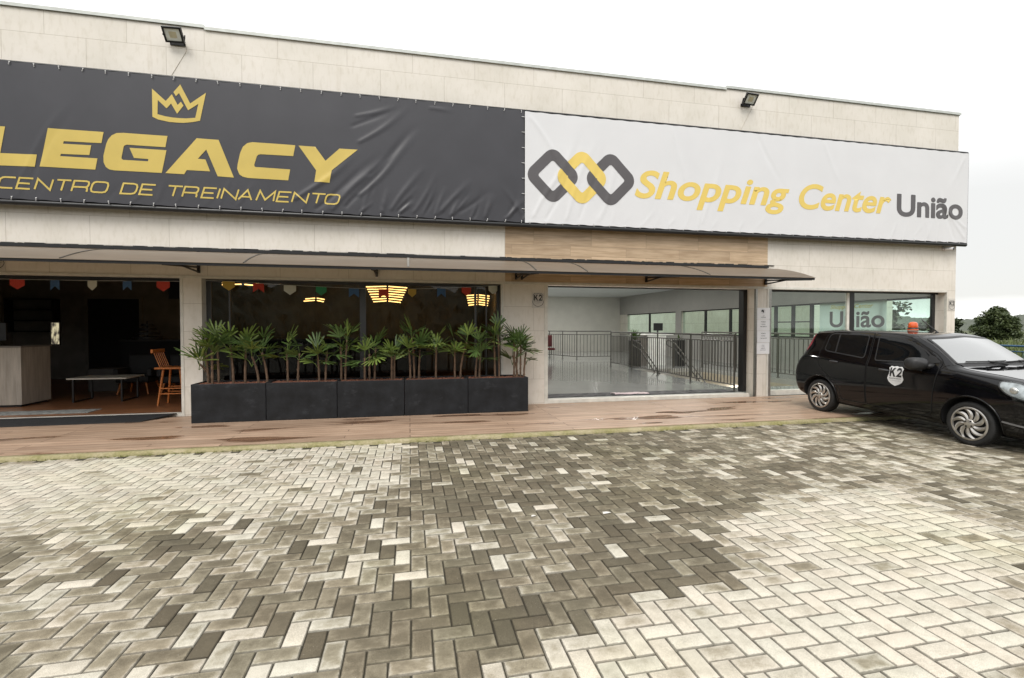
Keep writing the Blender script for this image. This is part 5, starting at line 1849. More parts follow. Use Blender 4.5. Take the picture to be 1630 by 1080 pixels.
#SECTION car
# ------------------------------------------------------------------ the black hatchback
def car():
    CXc, CYc = 8.075, 5.02
    T = thing('parked_car', 'black five door hatchback with a white K2 shield on its front door', 'car', (CXc, CYc, 0.0))
    paint, n, l, p = nodes_of('black_car_paint')
    f = noise(n, l, 2.5, 5)
    l.new(ramp(n, l, f, 0.3, (0.0022, 0.0022, 0.003), 0.7, (0.004, 0.004, 0.0052)), p.inputs['Base Color'])
    fr = noise(n, l, 5.0, 5)
    r2 = n.new('ShaderNodeMapRange'); r2.inputs['To Min'].default_value = 0.03; r2.inputs['To Max'].default_value = 0.09
    l.new(fr, r2.inputs['Value']); l.new(r2.outputs[0], p.inputs['Roughness'])
    p.inputs['Coat Weight'].default_value = 0.15
    p.inputs['Coat Roughness'].default_value = 0.03
    p.inputs['Specular IOR Level'].default_value = 0.36
    black = mat('car_black_plastic', (0.018, 0.018, 0.019), 0.5, var=0.25, scale=20)
    grey = mat('car_grey_plastic', (0.035, 0.035, 0.037), 0.5)
    tyre_m = mat('tyre_rubber', (0.017, 0.017, 0.017), 0.75, var=0.3, scale=12, bmp=0.2)
    gapm = mat('shadow_gap', (0.003, 0.003, 0.003), 0.9)
    silver = mat('hubcap_silver', (0.50, 0.48, 0.45), 0.28, 0.75, var=0.08)
    side_glass = mat('tinted_car_glass', (0.006, 0.007, 0.008), 0.03, var=0.1, spec=0.55)
    wscreen = mat('windscreen_glass', (0.055, 0.062, 0.06), 0.02, var=0.015, spec=1.0, coat=1.0)
    wscreen.node_tree.nodes['Principled BSDF'].inputs['IOR'].default_value = 2.4
    # station: v, z sill, w sill, w mid, z mid, z belt, w belt, z roof edge, w roof edge, z centre, forward bow of the middle
    S = [(-0.765, .26, .34, .56, .45, .64, .52, .685, .42, .70, .0),
         (-0.745, .20, .56, .68, .47, .71, .64, .765, .53, .785, .02),
         (-0.67, .185, .68, .75, .49, .79, .695, .840, .60, .865, .04),
         (-0.50, .18, .73, .79, .50, .865, .728, .902, .665, .925, .05),
         (-0.28, .18, .74, .810, .52, .925, .747, .948, .705, .977, .04),
         (0.00, .18, .745, .815, .53, .955, .757, .978, .715, 1.005, .03),
         (0.19, .18, .745, .815, .54, .985, .757, 1.005, .72, 1.030, .10),
         (0.27, .18, .745, .815, .54, .990, .755, 1.035, .705, 1.060, .17),
         (0.55, .18, .745, .815, .54, .995, .750, 1.245, .665, 1.275, .17),
         (0.80, .18, .745, .815, .54, 1.00, .748, 1.402, .630, 1.432, .14),
         (0.95, .18, .745, .815, .54, 1.00, .748, 1.436, .616, 1.468, .06),
         (1.40, .18, .745, .815, .54, 1.005, .746, 1.453, .610, 1.490, .0),
         (1.90, .18, .745, .815, .54, 1.02, .745, 1.452, .608, 1.490, .0),
         (2.35, .18, .745, .815, .54, 1.05, .742, 1.447, .604, 1.486, .0),
         (2.66, .20, .745, .815, .54, 1.07, .738, 1.437, .600, 1.478, .0),
         (2.735, .21, .745, .813, .54, 1.07, .735, 1.414, .602, 1.458, -.005),
         (2.79, .22, .74, .811, .54, 1.05, .733, 1.29, .620, 1.325, -.015),
         (2.87, .24, .735, .808, .54, 1.00, .730, 1.09, .655, 1.10, -.02),
         (2.925, .26, .73, .805, .55, .93, .727, .975, .66, .985, -.02),
         (2.99, .28, .70, .79, .55, .78, .71, .82, .60, .83, -.02),
         (3.015, .33, .60, .71, .55, .68, .62, .70, .50, .71, -.02)]
    half = []
    for (v, zs, ws, wm, zm, zb, wb, zr, wr, zc, bow) in S:
        row = [(0, v - bow * .5, zs), (ws * .6, v - bow * .3, zs), (ws - .02, v, zs + .01), (ws + .035, v, zs + .10), (wm - .012, v, (zs + .1 + zm) / 2),
               (wm, v, zm), (wm, v, zm + (zb - zm) * .55), (wm - .018, v, zb - (zb - zm) * .14), (wb, v, zb),
               (wb + (wr - wb) * .5, v, zb + (zr - zb) * .5), (wr + .012, v, zr - min(.035, (zr - zb) * .3)), (wr - .05, v - bow * .2, zr + (zc - zr) * .35),
               (wr * .5, v - bow * .75, zc - (zc - zr) * .18), (0, v - bow, zc)]
        half.append(row)
    R = len(half[0])
    verts, faces = [], []
    for row in half:                                  # right half then mirrored left half
        verts += [(-x, y, z) for x, y, z in row] + [(x, y, z) for x, y, z in row[1:-1]]
    ringn = 2 * R - 2

    def ridx(i, k):
        k %= ringn
        return i * ringn + (k if k < R else R + (ringn - k) - 1)
    for i in range(len(S) - 1):
        for k in range(ringn):
            faces.append((ridx(i, k), ridx(i + 1, k), ridx(i + 1, k + 1), ridx(i, k + 1)))
    for i in (0, len(S) - 1):
        for k in range(R - 1):
            faces.append((ridx(i, k), ridx(i, k + 1), ridx(i, ringn - k - 1), ridx(i, ringn - k)) if 0 < k < R - 2 else ((ridx(i, 0), ridx(i, 1), ridx(i, ringn - 1)) if k == 0 else (ridx(i, R - 2), ridx(i, R - 1), ridx(i, R))))
    me = bpy.data.meshes.new('body')
    me.from_pydata(verts, [], faces)
    bm = bmesh.new(); bm.from_mesh(me); bmesh.ops.recalc_face_normals(bm, faces=bm.faces); bm.to_mesh(me); bm.free()
    tmp = bpy.data.objects.new('tmp', me); COL.objects.link(tmp)
    ss = tmp.modifiers.new('s', 'SUBSURF'); ss.levels = 3; ss.render_levels = 3
    me.polygons.foreach_set('use_smooth', [True] * len(me.polygons))
    me.materials.append(paint); me.materials.append(black)
    # wheel arches
    cut = MB()
    for v in (0.0, 2.40):
        for s in (-1, 1):
            x0, x1 = (-0.95, -0.50) if s < 0 else (0.50, 0.95)
            vs = []; nn = 56
            for x in (x0, x1):
                for k in range(nn):
                    a = 2 * PI * k / nn
                    vs.append((x, v + 0.350 * math.cos(a), 0.295 + 0.350 * math.sin(a)))
            cut.add(vs, [tuple(range(nn)), tuple(range(2 * nn - 1, nn - 1, -1))] + [(k, k + nn, (k + 1) % nn + nn, (k + 1) % nn) for k in range(nn)])
    co = cut.build('cut', [black], None)
    dg = bpy.context.evaluated_depsgraph_get()
    smooth_me = bpy.data.meshes.new_from_object(tmp.evaluated_get(dg))
    bmv = bmesh.new(); bmv.from_mesh(smooth_me)
    BV = BVHTree.FromBMesh(bmv)
    tmp.modifiers.remove(ss)
    tmp.data = smooth_me
    bo = tmp.modifiers.new('b', 'BOOLEAN'); bo.object = co; bo.operation = 'DIFFERENCE'; bo.solver = 'EXACT'; bo.material_mode = 'TRANSFER'
    dg = bpy.context.evaluated_depsgraph_get()
    body_me = bpy.data.meshes.new_from_object(tmp.evaluated_get(dg))
    bpy.data.objects.remove(tmp); bpy.data.objects.remove(co)
    body_me.name = 'body'
    for pz in body_me.polygons:
        pz.use_smooth = True
    body_me.set_sharp_from_angle(angle=math.radians(38))
    body = bpy.data.objects.new('body', body_me)
    COL.objects.link(body); body.parent = T; OFF[body] = Vector((0, 0, 0))
    Z0 = Vector((0, 0, 0))
    OFFT = OFF[T]; OFF[T] = Z0                        # car parts are written in the car's own axes

    def side(v, z, off=0.0, s=-1):
        h = BV.ray_cast(Vector((s * 2.0, v, z)), Vector((-s, 0, 0)))
        if h[0] is None:
            return Vector((s * .7, v, z))
        return h[0] + h[1] * off

    def front(x, z, off=0.0):
        h = BV.ray_cast(Vector((x, -3.0, z)), Vector((0, 1, 0)))
        return h[0] + h[1] * off if h[0] is not None else Vector((x, -.7, z))

    def top(x, v, off=0.0):
        h = BV.ray_cast(Vector((x, v, 3.0)), Vector((0, 0, -1)))
        return h[0] + h[1] * off if h[0] is not None else Vector((x, v, 1))

    def patch(outline, fn, off, name, m, parent, step=0.035, smooth=True):
        bm = bmesh.new()
        bv = [bm.verts.new((a, b, 0)) for a, b in outline]
        fc = bm.faces.new(bv)
        bm.normal_update()
        bmesh.ops.triangulate(bm, faces=[fc])
        for ax in (0, 1):
            lo, hi = min(o[ax] for o in outline), max(o[ax] for o in outline)
            k = math.ceil(lo / step)
            while k * step < hi:
                no = [0, 0, 0]; no[ax] = 1
                cc = [0, 0, 0]; cc[ax] = k * step
                bmesh.ops.bisect_plane(bm, geom=bm.verts[:] + bm.edges[:] + bm.faces[:], plane_co=cc, plane_no=no)
                k += 1
        bm.verts.index_update()
        mb = MB()
        mb.add([fn(v.co.x, v.co.y, off) for v in bm.verts], [[v.index for v in f.verts] for f in bm.faces])
        bm.free()
        return mb.build(name, m, parent, smooth=smooth)

    def strip(pts, fn, w, off, name, m, parent, closed=False):
        """a thin band following the surface along a polyline"""
        P = []
        n = len(pts)
        for i in range(n if closed else n - 1):
            a, b = pts[i], pts[(i + 1) % n]
            k = max(1, int(math.dist(a, b) / 0.03))
            P += [(a[0] + (b[0] - a[0]) * j / k, a[1] + (b[1] - a[1]) * j / k) for j in range(k)]
        if not closed:
            P.append(pts[-1])
        vs, fs = ribbon(P, w, closed)
        mb = MB(); mb.add([fn(a, b, off) for a, b in vs], fs)
        return mb.build(name, m, parent, smooth=True)

    def round_poly(pts, r, n=5):
        out = []
        N = len(pts)
        for i in range(N):
            p0, p1, p2 = Vector(pts[i - 1]), Vector(pts[i]), Vector(pts[(i + 1) % N])
            rr_ = min(r, (p0 - p1).length * .45, (p2 - p1).length * .45)
            a = p1 + (p0 - p1).normalized() * rr_; b = p1 + (p2 - p1).normalized() * rr_
            for k in range(n + 1):
                t = k / n
                out.append(tuple(a * (1 - t) ** 2 + p1 * 2 * t * (1 - t) + b * t * t))
        return out

    # windows on both sides
    FW = round_poly([(1.395, 1.012), (0.52, 1.045), (0.48, 1.075), (0.66, 1.215), (0.86, 1.315), (1.03, 1.372), (1.18, 1.398), (1.43, 1.408)], .045)
    RW = round_poly([(2.385, 1.13), (2.33, 1.10), (1.59, 1.03), (1.605, 1.408), (2.30, 1.412), (2.365, 1.375)], .055)
    FDO = [(1.485, 0.30), (1.485, 0.86), (1.512, 1.444), (1.18, 1.438), (1.0, 1.415), (0.82, 1.35), (0.50, 1.17), (0.40, 1.08), (0.415, 0.95), (0.46, 0.62), (0.475, 0.34), (0.62, 0.285)]
    RDO = [(1.505, 0.30), (1.508, 0.86), (1.54, 1.446), (2.33, 1.442), (2.43, 1.37), (2.475, 1.09), (2.43, .86), (2.28, .72), (2.09, .61), (1.99, .46), (1.95, .30)]
    for s in (-1, 1):
        fn = lambda a, b, o, s=s: side(a, b, o, s)
        for nm, outl, win, hv, hz in (('front_door', FDO, FW, 1.28, .88), ('rear_door', RDO, RW, 2.20, .93)):
            door = patch(round_poly(outl, .04, 3), fn, 0.0035, 'door', paint, T)
            strip(round_poly(outl, .04, 3), fn, 0.011, 0.0045, 'door_gap', gapm, door, True)
            w = patch(win, fn, 0.0075, 'window', side_glass, door)
            strip(win, fn, 0.020, 0.0085, 'window_seal', black, w, True)
            if nm == 'rear_door':
                strip([(2.15, 1.085), (2.165, 1.408)], fn, 0.03, 0.010, 'window_divider', black, w)
            # handle: a bowed bar over a shallow cup
            mb = MB()
            h0 = fn(hv, hz, 0.008); h1 = fn(hv - 0.17, hz - 0.004, 0.008)
            o_ = Vector((s, 0, 0))
            K = 10; vs = []; fs = []
            for k in range(K + 1):
                t = k / K
                c = h0.lerp(h1, t) + o_ * (0.026 * math.sin(PI * t) ** .6)
                hh = .014 + .008 * math.sin(PI * t)
                vs += [c + Vector((0, 0, hh)), c + o_ * .012, c - Vector((0, 0, hh)), c - o_ * .010]
            for k in range(K):
                for q in range(4):
                    fs.append((k * 4 + q, k * 4 + (q + 1) % 4, k * 4 + 4 + (q + 1) % 4, k * 4 + 4 + q))
            fs += [(0, 1, 2, 3), (K * 4 + 3, K * 4 + 2, K * 4 + 1, K * 4)]
            mb.add(vs, fs); mb.build('handle', grey, door, smooth=True)
            if s < 0 and nm == 'front_door':
                sh, k2, sm, sm2 = k2_polys(0, 0, .255)
                # written towards the front of the car: u grows to the front
                q0, z0 = 1.125, .655
                tr = lambda a, b, o: side(q0 - a, z0 + b, o)
                shp = [(a, b) for a, b in sh]
                d = patch(shp, tr, 0.0062, 'door_emblem', mat('decal_white', (0.72, 0.72, 0.72), .35), door)
                patch(k2[0][0], tr, .0090, 'lettering', M_INK, d)
                for polys, mm in ((k2[1:], M_INK), (sm, M_INK), (sm2, M_INKG)):
                    mb = MB()
                    for vs_, fs_ in polys:
                        mb.add([tr(a, b, 0.0090) for a, b in vs_], fs_)
                    mb.build('lettering', mm, d)
        # black roof gutter and sill
        strip([(2.60, 1.45), (2.3, 1.458), (2.0, 1.462), (1.4, 1.462), (1.0, 1.447), (.86, 1.425), (.62, 1.305), (.40, 1.15), (.27, 1.05)], lambda a, b, o, s=s: side(a, b - .006, o, s), 0.014, 0.003, 'roof_gutter', black, T)
        strip([(2.02, .27), (1.2, .262), (.40, .262)], fn, 0.07, 0.003, 'sill_trim', black, T)
        strip([(0.475, 0.36), (0.46, .62), (0.41, .95), (0.36, 1.02), (.28, 1.045)], fn, 0.007, 0.003, 'wing_gap', gapm, T)
        strip([(.35, .985), (0.1, .955), (-.12, .93), (-.32, .905)], fn, 0.009, 0.003, 'bonnet_gap', gapm, T)
        strip([(-.30, .64), (-.42, .665), (-.55, .70)], fn, 0.007, 0.003, 'bumper_gap', gapm, T)
        strip([(2.745, .62), (2.82, .66), (2.93, .68)], fn, 0.007, 0.003, 'bumper_gap', gapm, T)
        # wing crease: a raised arched lip round the wheel opening
        for v in (0.0, 2.40):
            mb = MB()
            pts = []
            for k in range(41):
                a = math.radians(-12 + 204 * k / 40)
                vv, zz = v + .362 * math.cos(a), .295 + .362 * math.sin(a)
                if zz > .20:
                    pts.append(side(vv, zz, .001, s))
            mb.tube(pts, .011, 8)
            mb.build('arch_lip', paint, T, smooth=True)
        # head and tail lamps
        HL = round_poly([(-.31, .895), (-.31, .83), (-.39, .745), (-.55, .69), (-.70, .675), (-.70, .79), (-.60, .84), (-.45, .895)], .05)
        hl = patch(HL, fn, 0.006, 'headlight', mat('headlight_reflector', (0.42, 0.43, 0.43), 0.18, 0.5, var=.4, scale=16), T, step=.025)
        patch(HL, fn, 0.012, 'lens', glass_mat('headlight_lens', (.92, .95, .96), 2.0), hl, step=.025)
        strip(HL, fn, .014, .009, 'headlight_seal', black, hl, True)
        mb = MB()
        c = side(-.46, .795, .010, s); mb.blob(c, .045, 3, 2, 0, (.4, 1, 1)); mb.build('indicator_bulb', mat('clear_bulb', (.6, .6, .58), .1, .6), hl, smooth=True)
        TL = round_poly([(2.685, 1.405), (2.735, 1.40), (2.83, 1.15), (2.85, 1.08), (2.77, 1.08), (2.715, 1.20)], .025)
        tl = patch(TL, fn, 0.006, 'tail_light', mat('tail_red', (0.22, 0.025, 0.035), .12, coat=.6, var=.5, scale=9), T, step=.025)
        # wing mirror
        mir = MB()
        vs, fs = [], []
        nl, nr_ = 9, 16
        b0 = side(.52, 1.05, 0, s)
        for i in range(nl):
            t = i / (nl - 1)
            y = .62 + .19 * (t - .5) * 2 * .6
            k = max(.06, (1 - abs(2 * t - 1) ** 2.6)) ** .5
            for q in range(nr_):
                a = 2 * PI * q / nr_
                ca, sa = math.cos(a), math.sin(a)
                ex = abs(ca) ** .6 * (1 if ca > 0 else -1); ez = abs(sa) ** .6 * (1 if sa > 0 else -1)
                vs.append((b0.x + s * (.185 + .125 * ex * k), y + .02 * (ex), 1.035 + (.092 * k) * ez))
        for i in range(nl - 1):
            for q in range(nr_):
                fs.append((i * nr_ + q, i * nr_ + (q + 1) % nr_, (i + 1) * nr_ + (q + 1) % nr_, (i + 1) * nr_ + q))
        fs += [tuple(range(nr_)), tuple(range((nl - 1) * nr_, nl * nr_))]
        mir.add(vs, fs)
        wm_ = mir.build('wing_mirror', black, T, smooth=True)
        mb = MB(); mb.tube([b0 + Vector((-s * .02, .0, -.04)), (b0.x + s * .05, .56, 1.0), (b0.x + s * .12, .60, 1.015)], [.045, .034, .03], 10); mb.build('mirror_arm', black, wm_, smooth=True)
        patch(round_poly([(.42, 1.06), (.60, 1.04), (.60, 1.17), (.50, 1.13)], .02), fn, .011, 'mirror_base', black, wm_)
    # windscreen, rear glass, bonnet lines
    WS = round_poly([(-.66, 1.055), (-.5, 1.062), (0, 1.078), (.5, 1.062), (.66, 1.055), (.60, 1.24), (.555, 1.385), (0, 1.418), (-.555, 1.385), (-.60, 1.24)], .03)
    wsn = patch(WS, front, 0.006, 'windscreen', wscreen, T, step=.05)
    strip(WS, front, .022, .0075, 'windscreen_seal', black, wsn, True)
    strip([(-.64, 1.045), (0, 1.062), (.64, 1.045)], front, .04, .006, 'scuttle', black, T)
    for x0, x1 in ((-.55, .02), (.02, .58)):
        mb = MB()
        P = [front(x0 + (x1 - x0) * k / 8, 1.078 + .012 * k / 8, .020) for k in range(9)]
        mb.tube(P, .009, 6); mb.tube([P[4] + Vector((0, 0, .004)), front(x0 + (x1 - x0) * .75, 1.058, .03), top(x0 + (x1 - x0), .12, .012)], .011, 6)
        mb.build('wiper', black, T, smooth=True)
    bonnet_paint = paint.copy(); bonnet_paint.name = 'black_car_paint_boosted_coat'  # same paint, coat raised on the bonnet alone to brighten its sky reflection
    bonnet_paint.node_tree.nodes['Principled BSDF'].inputs['Coat Weight'].default_value = 1.0
    bonnet_paint.node_tree.nodes['Principled BSDF'].inputs['Coat IOR'].default_value = 1.9
    patch(round_poly([(-.685, .20), (-.66, -.1), (-.60, -.42), (-.42, -.60), (0, -.66), (.42, -.60), (.60, -.42), (.66, -.1), (.685, .20), (0, .13)], .06), top, .004, 'bonnet', bonnet_paint, T, step=.03)
    strip([(-.58, .80), (-.45, .855), (0, .875), (.45, .855), (.58, .80)], front, .008, .003, 'bonnet_gap', gapm, T)
    patch([(-.40, .58), (.40, .58), (.36, .68), (-.36, .68)], front, .004, 'grille', black, T)
    patch([(-.50, .30), (.50, .30), (.46, .44), (-.46, .44)], front, .004, 'air_intake', black, T)
    patch(round_poly([(.62, 1.12), (-.62, 1.12), (-.54, 1.34), (.54, 1.34)], .04), lambda x, z, o: (lambda h: h[0] + h[1] * o)(BV.ray_cast(Vector((x, 6, z)), Vector((0, -1, 0)))), .006, 'rear_window', side_glass, T)
    for s in (-1, 1):
        strip([(-.36, .395), (-.50, .375), (-.62, .36)], lambda a, b, o, s=s: side(a, b, o, s), .022, .006, 'bumper_trim', mat('trim_grey_silver', (.22, .22, .23), .35, .3), T)
        patch(round_poly([(-.56, .52), (-.62, .42), (-.70, .42), (-.70, .54)], .03), lambda a, b, o, s=s: side(a, b, o, s), .006, 'fog_lamp', grey, T, step=.02)
    # rear spoiler lip
    mb = MB()
    P0 = [top(x, 2.62, .004) for x in (-.52, -.3, 0, .3, .52)]
    vs, fs = [], []
    for q in P0:
        vs += [q, q + Vector((0, .13, -.012)), q + Vector((0, .13, -.03)), q + Vector((0, .02, -.03))]
    for i in range(4):
        for k in range(4):
            fs.append((i * 4 + k, i * 4 + (k + 1) % 4, i * 4 + 4 + (k + 1) % 4, i * 4 + 4 + k))
    fs += [(3, 2, 1, 0), (16, 17, 18, 19)]
    mb.add(vs, fs); mb.build('spoiler', paint, T, smooth=True, auto=40)
    mb = MB(); a0 = top(0, 1.04, 0); mb.lathe([(.022, -.004), (.022, .008), (.008, .022)], a0, 'z', 12); mb.tube([a0 + Vector((0, 0, .012)), a0 + Vector((0, .24, .20))], [.010, .006], 6); mb.build('antenna', black, T, smooth=True)
    # underbody closes the view through
    mb = MB(); mb.box(-.49, .49, -.6, 2.75, .15, .24); mb.build('underbody', black, T)
    # wheels
    for v in (0.0, 2.40):
        for s in (-1, 1):
            tw = MB()
            prof = [(.215, -.075), (.235, -.088), (.262, -.088), (.281, -.078), (.289, -.055), (.290, 0), (.289, .055), (.281, .078), (.262, .088), (.235, .088), (.215, .075), (.20, 0), (.215, -.075)]
            cx = s * .705
            tw.lathe(prof, (cx, v, .29), 'x', 64)
            for k in range(64):
                a = 2 * PI * (k + .5) / 64
                for h in (-.04, .04):
                    c = Vector((cx + h, v + .2895 * math.cos(a), .29 + .2895 * math.sin(a)))
                    tt = Vector((0, -math.sin(a), math.cos(a)))
                    nn_ = Vector((0, math.cos(a), math.sin(a)))
                    A = [c + Vector((e * .032, 0, 0)) + tt * f * .009 + nn_ * g for g in (-.004, .0022) for e, f in ((-1, -1), (1, -.4), (1, 1), (-1, .4))]
                    tw.add(A, [(4, 5, 6, 7), (0, 1, 5, 4), (1, 2, 6, 5), (2, 3, 7, 6), (3, 0, 4, 7)])
            wh = tw.build('wheel', tyre_m, T, smooth=True, auto=45)
            rim = MB()
            xo = cx + s * .082
            rim.lathe([(.222, 0), (.222, s * .006), (.212, s * .013), (.200, s * .012), (.196, s * -.01)], (xo, v, .29), 'x', 56)
            rim.lathe([(.0, s * .018), (.05, s * .016), (.062, s * .008), (.064, -s * .01)], (xo, v, .29), 'x', 32)
            for k in range(10):
                a0 = 2 * PI * k / 10
                vs, fs = [], []
                K = 8
                for j in range(K + 1):
                    t = j / K
                    r = .055 + .148 * t
                    a = a0 + s * (.55 * t * t + .06)
                    wdt = (.013 + .016 * math.sin(PI * min(1, t * .9)) + .006 * t) / r
                    for da, dx in ((-wdt, -.004), (0, .008), (wdt * .8, -.004)):
                        vs.append((xo + s * (dx + .004 - .004 * t), v + r * math.cos(a + da), .29 + r * math.sin(a + da)))
                for j in range(K):
                    fs += [(j * 3, j * 3 + 1, j * 3 + 4, j * 3 + 3), (j * 3 + 1, j * 3 + 2, j * 3 + 5, j * 3 + 4)]
                rim.add(vs, fs)
            rim.build('hubcap', silver, wh, smooth=True, auto=50)
            back = MB(); back.lathe([(0, 0), (.215, 0)], (cx + s * .060, v, .29), 'x', 40); back.build('wheel_dish', gapm, wh)
            nut = MB()
            for k in range(4):
                a = 2 * PI * k / 4 + .6
                nut.lathe([(.011, 0), (.011, s * .012), (0, s * .012)], (xo + s * .008, v + .045 * math.cos(a), .29 + .045 * math.sin(a)), 'x', 8)
            nut.build('wheel_nuts', gapm, wh)
    OFF[T] = OFFT
    T.rotation_euler = (math.atan2(0.05, 2.40), 0, 0)
    bmv.free()
    # rotating beacon standing on the roof
    rt = top(-.02, 1.40, 0) if False else None
    return T


CAR = car()
bz = 1.49 + 1.40 * 0.0208
t = thing('beacon_light', 'orange warning beacon with black base standing on the roof of the black car', 'beacon', (8.075, 6.40, bz))
mb = MB(); mb.lathe([(0, 0), (.072, 0), (.072, .035), (.060, .05), (0, .05)], (8.075, 6.40, bz), 'z', 24); mb.build('base', mat('beacon_base', (0.03, 0.02, 0.02), .5), t, smooth=True, auto=40)
mo = mat('orange_lens', (0.75, 0.105, 0.012), .12, coat=.6, var=.25, scale=3, stretch=(14, 14, 1))
mb = MB(); mb.lathe([(.066, .05), (.068, .065), (.065, .10), (.055, .128), (.03, .142), (0, .145)], (8.075, 6.40, bz), 'z', 28); mb.build('dome', mo, t, smooth=True, auto=40)
mb = MB(); mb.lathe([(.074, .004), (.078, .012), (.074, .022)], (8.075, 6.40, bz), 'z', 24); mb.build('skirt', mo, t, smooth=True)
#SECTION right
# ------------------------------------------------------------------ beyond the car: blue railing, reeds, tree
FX = 16.0
t = thing('blue_railing', 'blue painted metal railing along the edge of the car park', 'railing', (FX, 9.0, 0))
M_BLUE = mat('blue_paint', (0.02, 0.075, 0.16), .4, var=.2)
for z, r, nm in ((1.07, .028, 'top_rail'), (.92, .018, 'second_rail'), (.15, .018, 'bottom_rail')):
    mb = MB(); mb.tube([(FX, 4.0, z), (FX, 26, z)], r, 8); mb.build(nm, M_BLUE, t, smooth=True, auto=50)
for k in range(13):
    y = 4.05 + k * 1.82 + .08
    mb = MB(); mb.box(FX - .03, FX + .03, y - .03, y + .03, 0.0, 1.05); mb.build('post', M_BLUE, t)
bp = None
for k in range(98):
    y = 6.0 + k * .14
    if bp is None:
        mb = MB(); mb.tube([(FX, 9.0, .15), (FX, 9.0, .92)], .008, 6); bp = mb.build('baluster', M_BLUE, t); q = bp
    else:
        q = bp.copy(); COL.objects.link(q)
    q.location = (0, y - 9.0, 0)

rr = random.Random(31)
m, n, l, p = nodes_of('reed_green')
f = noise(n, l, 0.8, 4); g = noise(n, l, 12.0, 3)
l.new(mixc(n, l, g, ramp(n, l, f, .3, (.055, .085, .02), .7, (.13, .16, .045)), (.10, .125, .035)), p.inputs['Base Color'])
p.inputs['Roughness'].default_value = .6
mb = MB()
for k in range(9000):
    d = rr.uniform(0, 1) ** 1.4
    x = 16.7 + 26 * d
    y = rr.uniform(4 + 6 * d, 14 + 26 * d)
    h = rr.uniform(.5, .95) + .18 * math.sin(x * .8) * math.sin(y * .6)
    a = rr.uniform(0, 6.3); w = rr.uniform(.012, .03) * (1 + d * 1.5)
    lx, ly = rr.gauss(0, .12), rr.gauss(0, .12)
    dx, dy = math.cos(a) * w, math.sin(a) * w
    mb.add([(x - dx, y - dy, -.06), (x + dx, y + dy, -.06), (x + lx * .4 + dx * .8, y + ly * .4 + dy * .8, h * .6), (x + lx * .4 - dx * .8, y + ly * .4 - dy * .8, h * .6), (x + lx * 1.6, y + ly * 1.6, h)], [(0, 1, 2, 3), (3, 2, 4)])
tag(mb.build('reeds', m), 'dense bright green reeds growing beyond the blue railing', 'reeds', kind='stuff')

M_TRUNK = mat('tree_bark', (0.06, 0.045, 0.033), .9, var=.4, scale=12)


def leaf_mat(name, a, b):
    m, n, l, p = nodes_of(name)
    f = noise(n, l, 0.9, 3); g = noise(n, l, 9.0, 4)
    l.new(mixc(n, l, math_(n, l, 'MULTIPLY', g, .8), ramp(n, l, f, .35, a, .65, b), [c * .55 for c in a]), p.inputs['Base Color'])
    p.inputs['Roughness'].default_value = .6
    return m


LF1 = leaf_mat('broadleaf_dark', (.045, .070, .020), (.095, .12, .035))
LF2 = leaf_mat('broadleaf_dull', (.035, .052, .020), (.075, .092, .036))


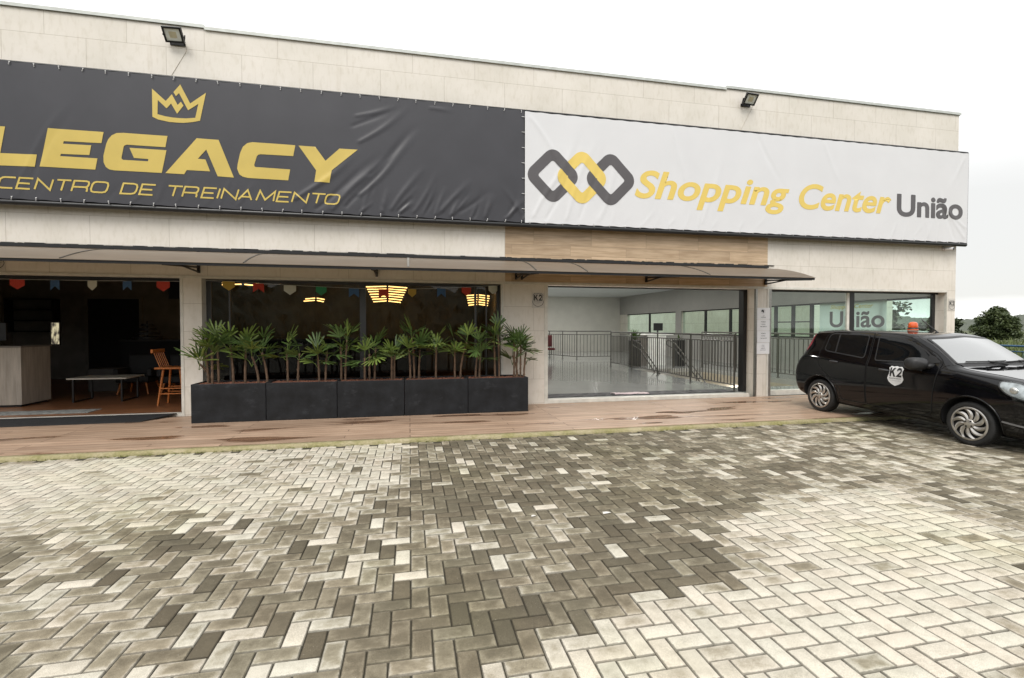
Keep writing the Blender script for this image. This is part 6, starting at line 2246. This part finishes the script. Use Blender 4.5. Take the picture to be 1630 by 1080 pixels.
def tree(name, x, y, z, w, h, label, seed, m, n_cl, n_leaf, ls, group=None, zc=0.0):
    t = thing(name, label, 'tree', (x, y, z), group)
    rr = random.Random(seed)
    mb = MB()
    mb.tube([(x, y, z), (x + .02 * w, y, z + .3 * h), (x, y + .03 * w, z + .62 * h)], [.035 * w, .028 * w, .012 * w], 9)
    cl = []
    for k in range(n_cl):
        a = rr.uniform(0, 6.3); u = rr.uniform(zc, 1)
        prof = math.sin(PI * min(1, (.18 + .82 * u) ** .9)) ** .6 if u < 1 else 0
        r = w / 2 * prof * rr.uniform(.35, 1.0) * (.86 + .22 * math.sin(3 * a + 5 * u + seed))
        c = Vector((x + r * math.cos(a), y + r * math.sin(a), z + h * (.08 + .84 * u)))
        cl.append((c, rr.uniform(.06, .15) * w))
        if k % 3 == 0:
            mb.tube([(x, y, z + h * (.15 + .4 * u)), ((x + c.x) / 2, (y + c.y) / 2, z + h * (.2 + .5 * u)), tuple(c)], [.012 * w, .008 * w, .003 * w], 6)
    mb.build('trunk', M_TRUNK, t, smooth=True)
    mb = MB()
    for c, r in cl:
        for q in range(n_leaf):
            d = Vector((rr.gauss(0, 1), rr.gauss(0, 1), rr.gauss(0, .75)))
            d = d.normalized() * r * rr.uniform(.3, 1.05)
            p_ = c + d
            s = ls * rr.uniform(.6, 1.3)
            e1 = Vector((rr.gauss(0, 1), rr.gauss(0, 1), rr.gauss(0, .5))).normalized() * s
            e2 = e1.cross(Vector((rr.gauss(0, 1), rr.gauss(0, 1), rr.gauss(0, 1)))).normalized() * s * .55
            mb.add([p_ - e1, p_ + e2, p_ + e1, p_ - e2], [(0, 1, 2, 3)])
    mb.build('crown', m, t)
    return t


tree('broadleaf_tree', 75.6, 48.9, -.3, 5.0, 4.6, 'large bushy broadleaf tree beyond the blue railing at the right edge', 5, LF1, 150, 110, .15, 'trees beyond the railing')
tree('broadleaf_tree', 68.5, 49.5, -.3, 3.6, 1.9, 'low dark shrub left of the large bushy tree', 6, LF2, 40, 110, .14, 'trees beyond the railing')
tree('broadleaf_tree', 70.0, 41.0, -.3, 4.2, 2.0, 'low dull green shrub under the right side of the large bushy tree', 8, LF2, 40, 110, .14, 'trees beyond the railing')
tree('broadleaf_tree', 33.0, 28.5, -.3, 4.0, 4.4, 'loose tree seen through the right shop window beside the poster', 12, LF2, 50, 90, .15, 'trees beyond the railing')
tree('broadleaf_tree', 40.0, 29.8, -.3, 3.4, 2.9, 'low tree seen through the right shop window next to the end pillar', 13, LF2, 46, 90, .15, 'trees beyond the railing')

# scraps on the pavement
for i, (x, y, lab) in enumerate(((1.0, 3.86, 'tiny white paper scrap lying on the dark pavers'), (1.62, 3.80, 'larger white paper scrap lying on the dark pavers to the right of the tiny one'))):
    mb = MB(); s = (.02, .036)[i]
    mb.add([(x - s, y - s * .5, .004), (x + s, y - s * .4, .008), (x + s * .9, y + s * .5, .005), (x - s * .8, y + s * .4, .010), (x, y, .016)], [(0, 1, 4), (1, 2, 4), (2, 3, 4), (3, 0, 4)])
    o = mb.build('paper_scrap', mat('scrap_paper', (.6, .58, .54), .8)); origin(o, (x, y, .004)); tag(o, lab, 'litter', 'scraps on the pavement')
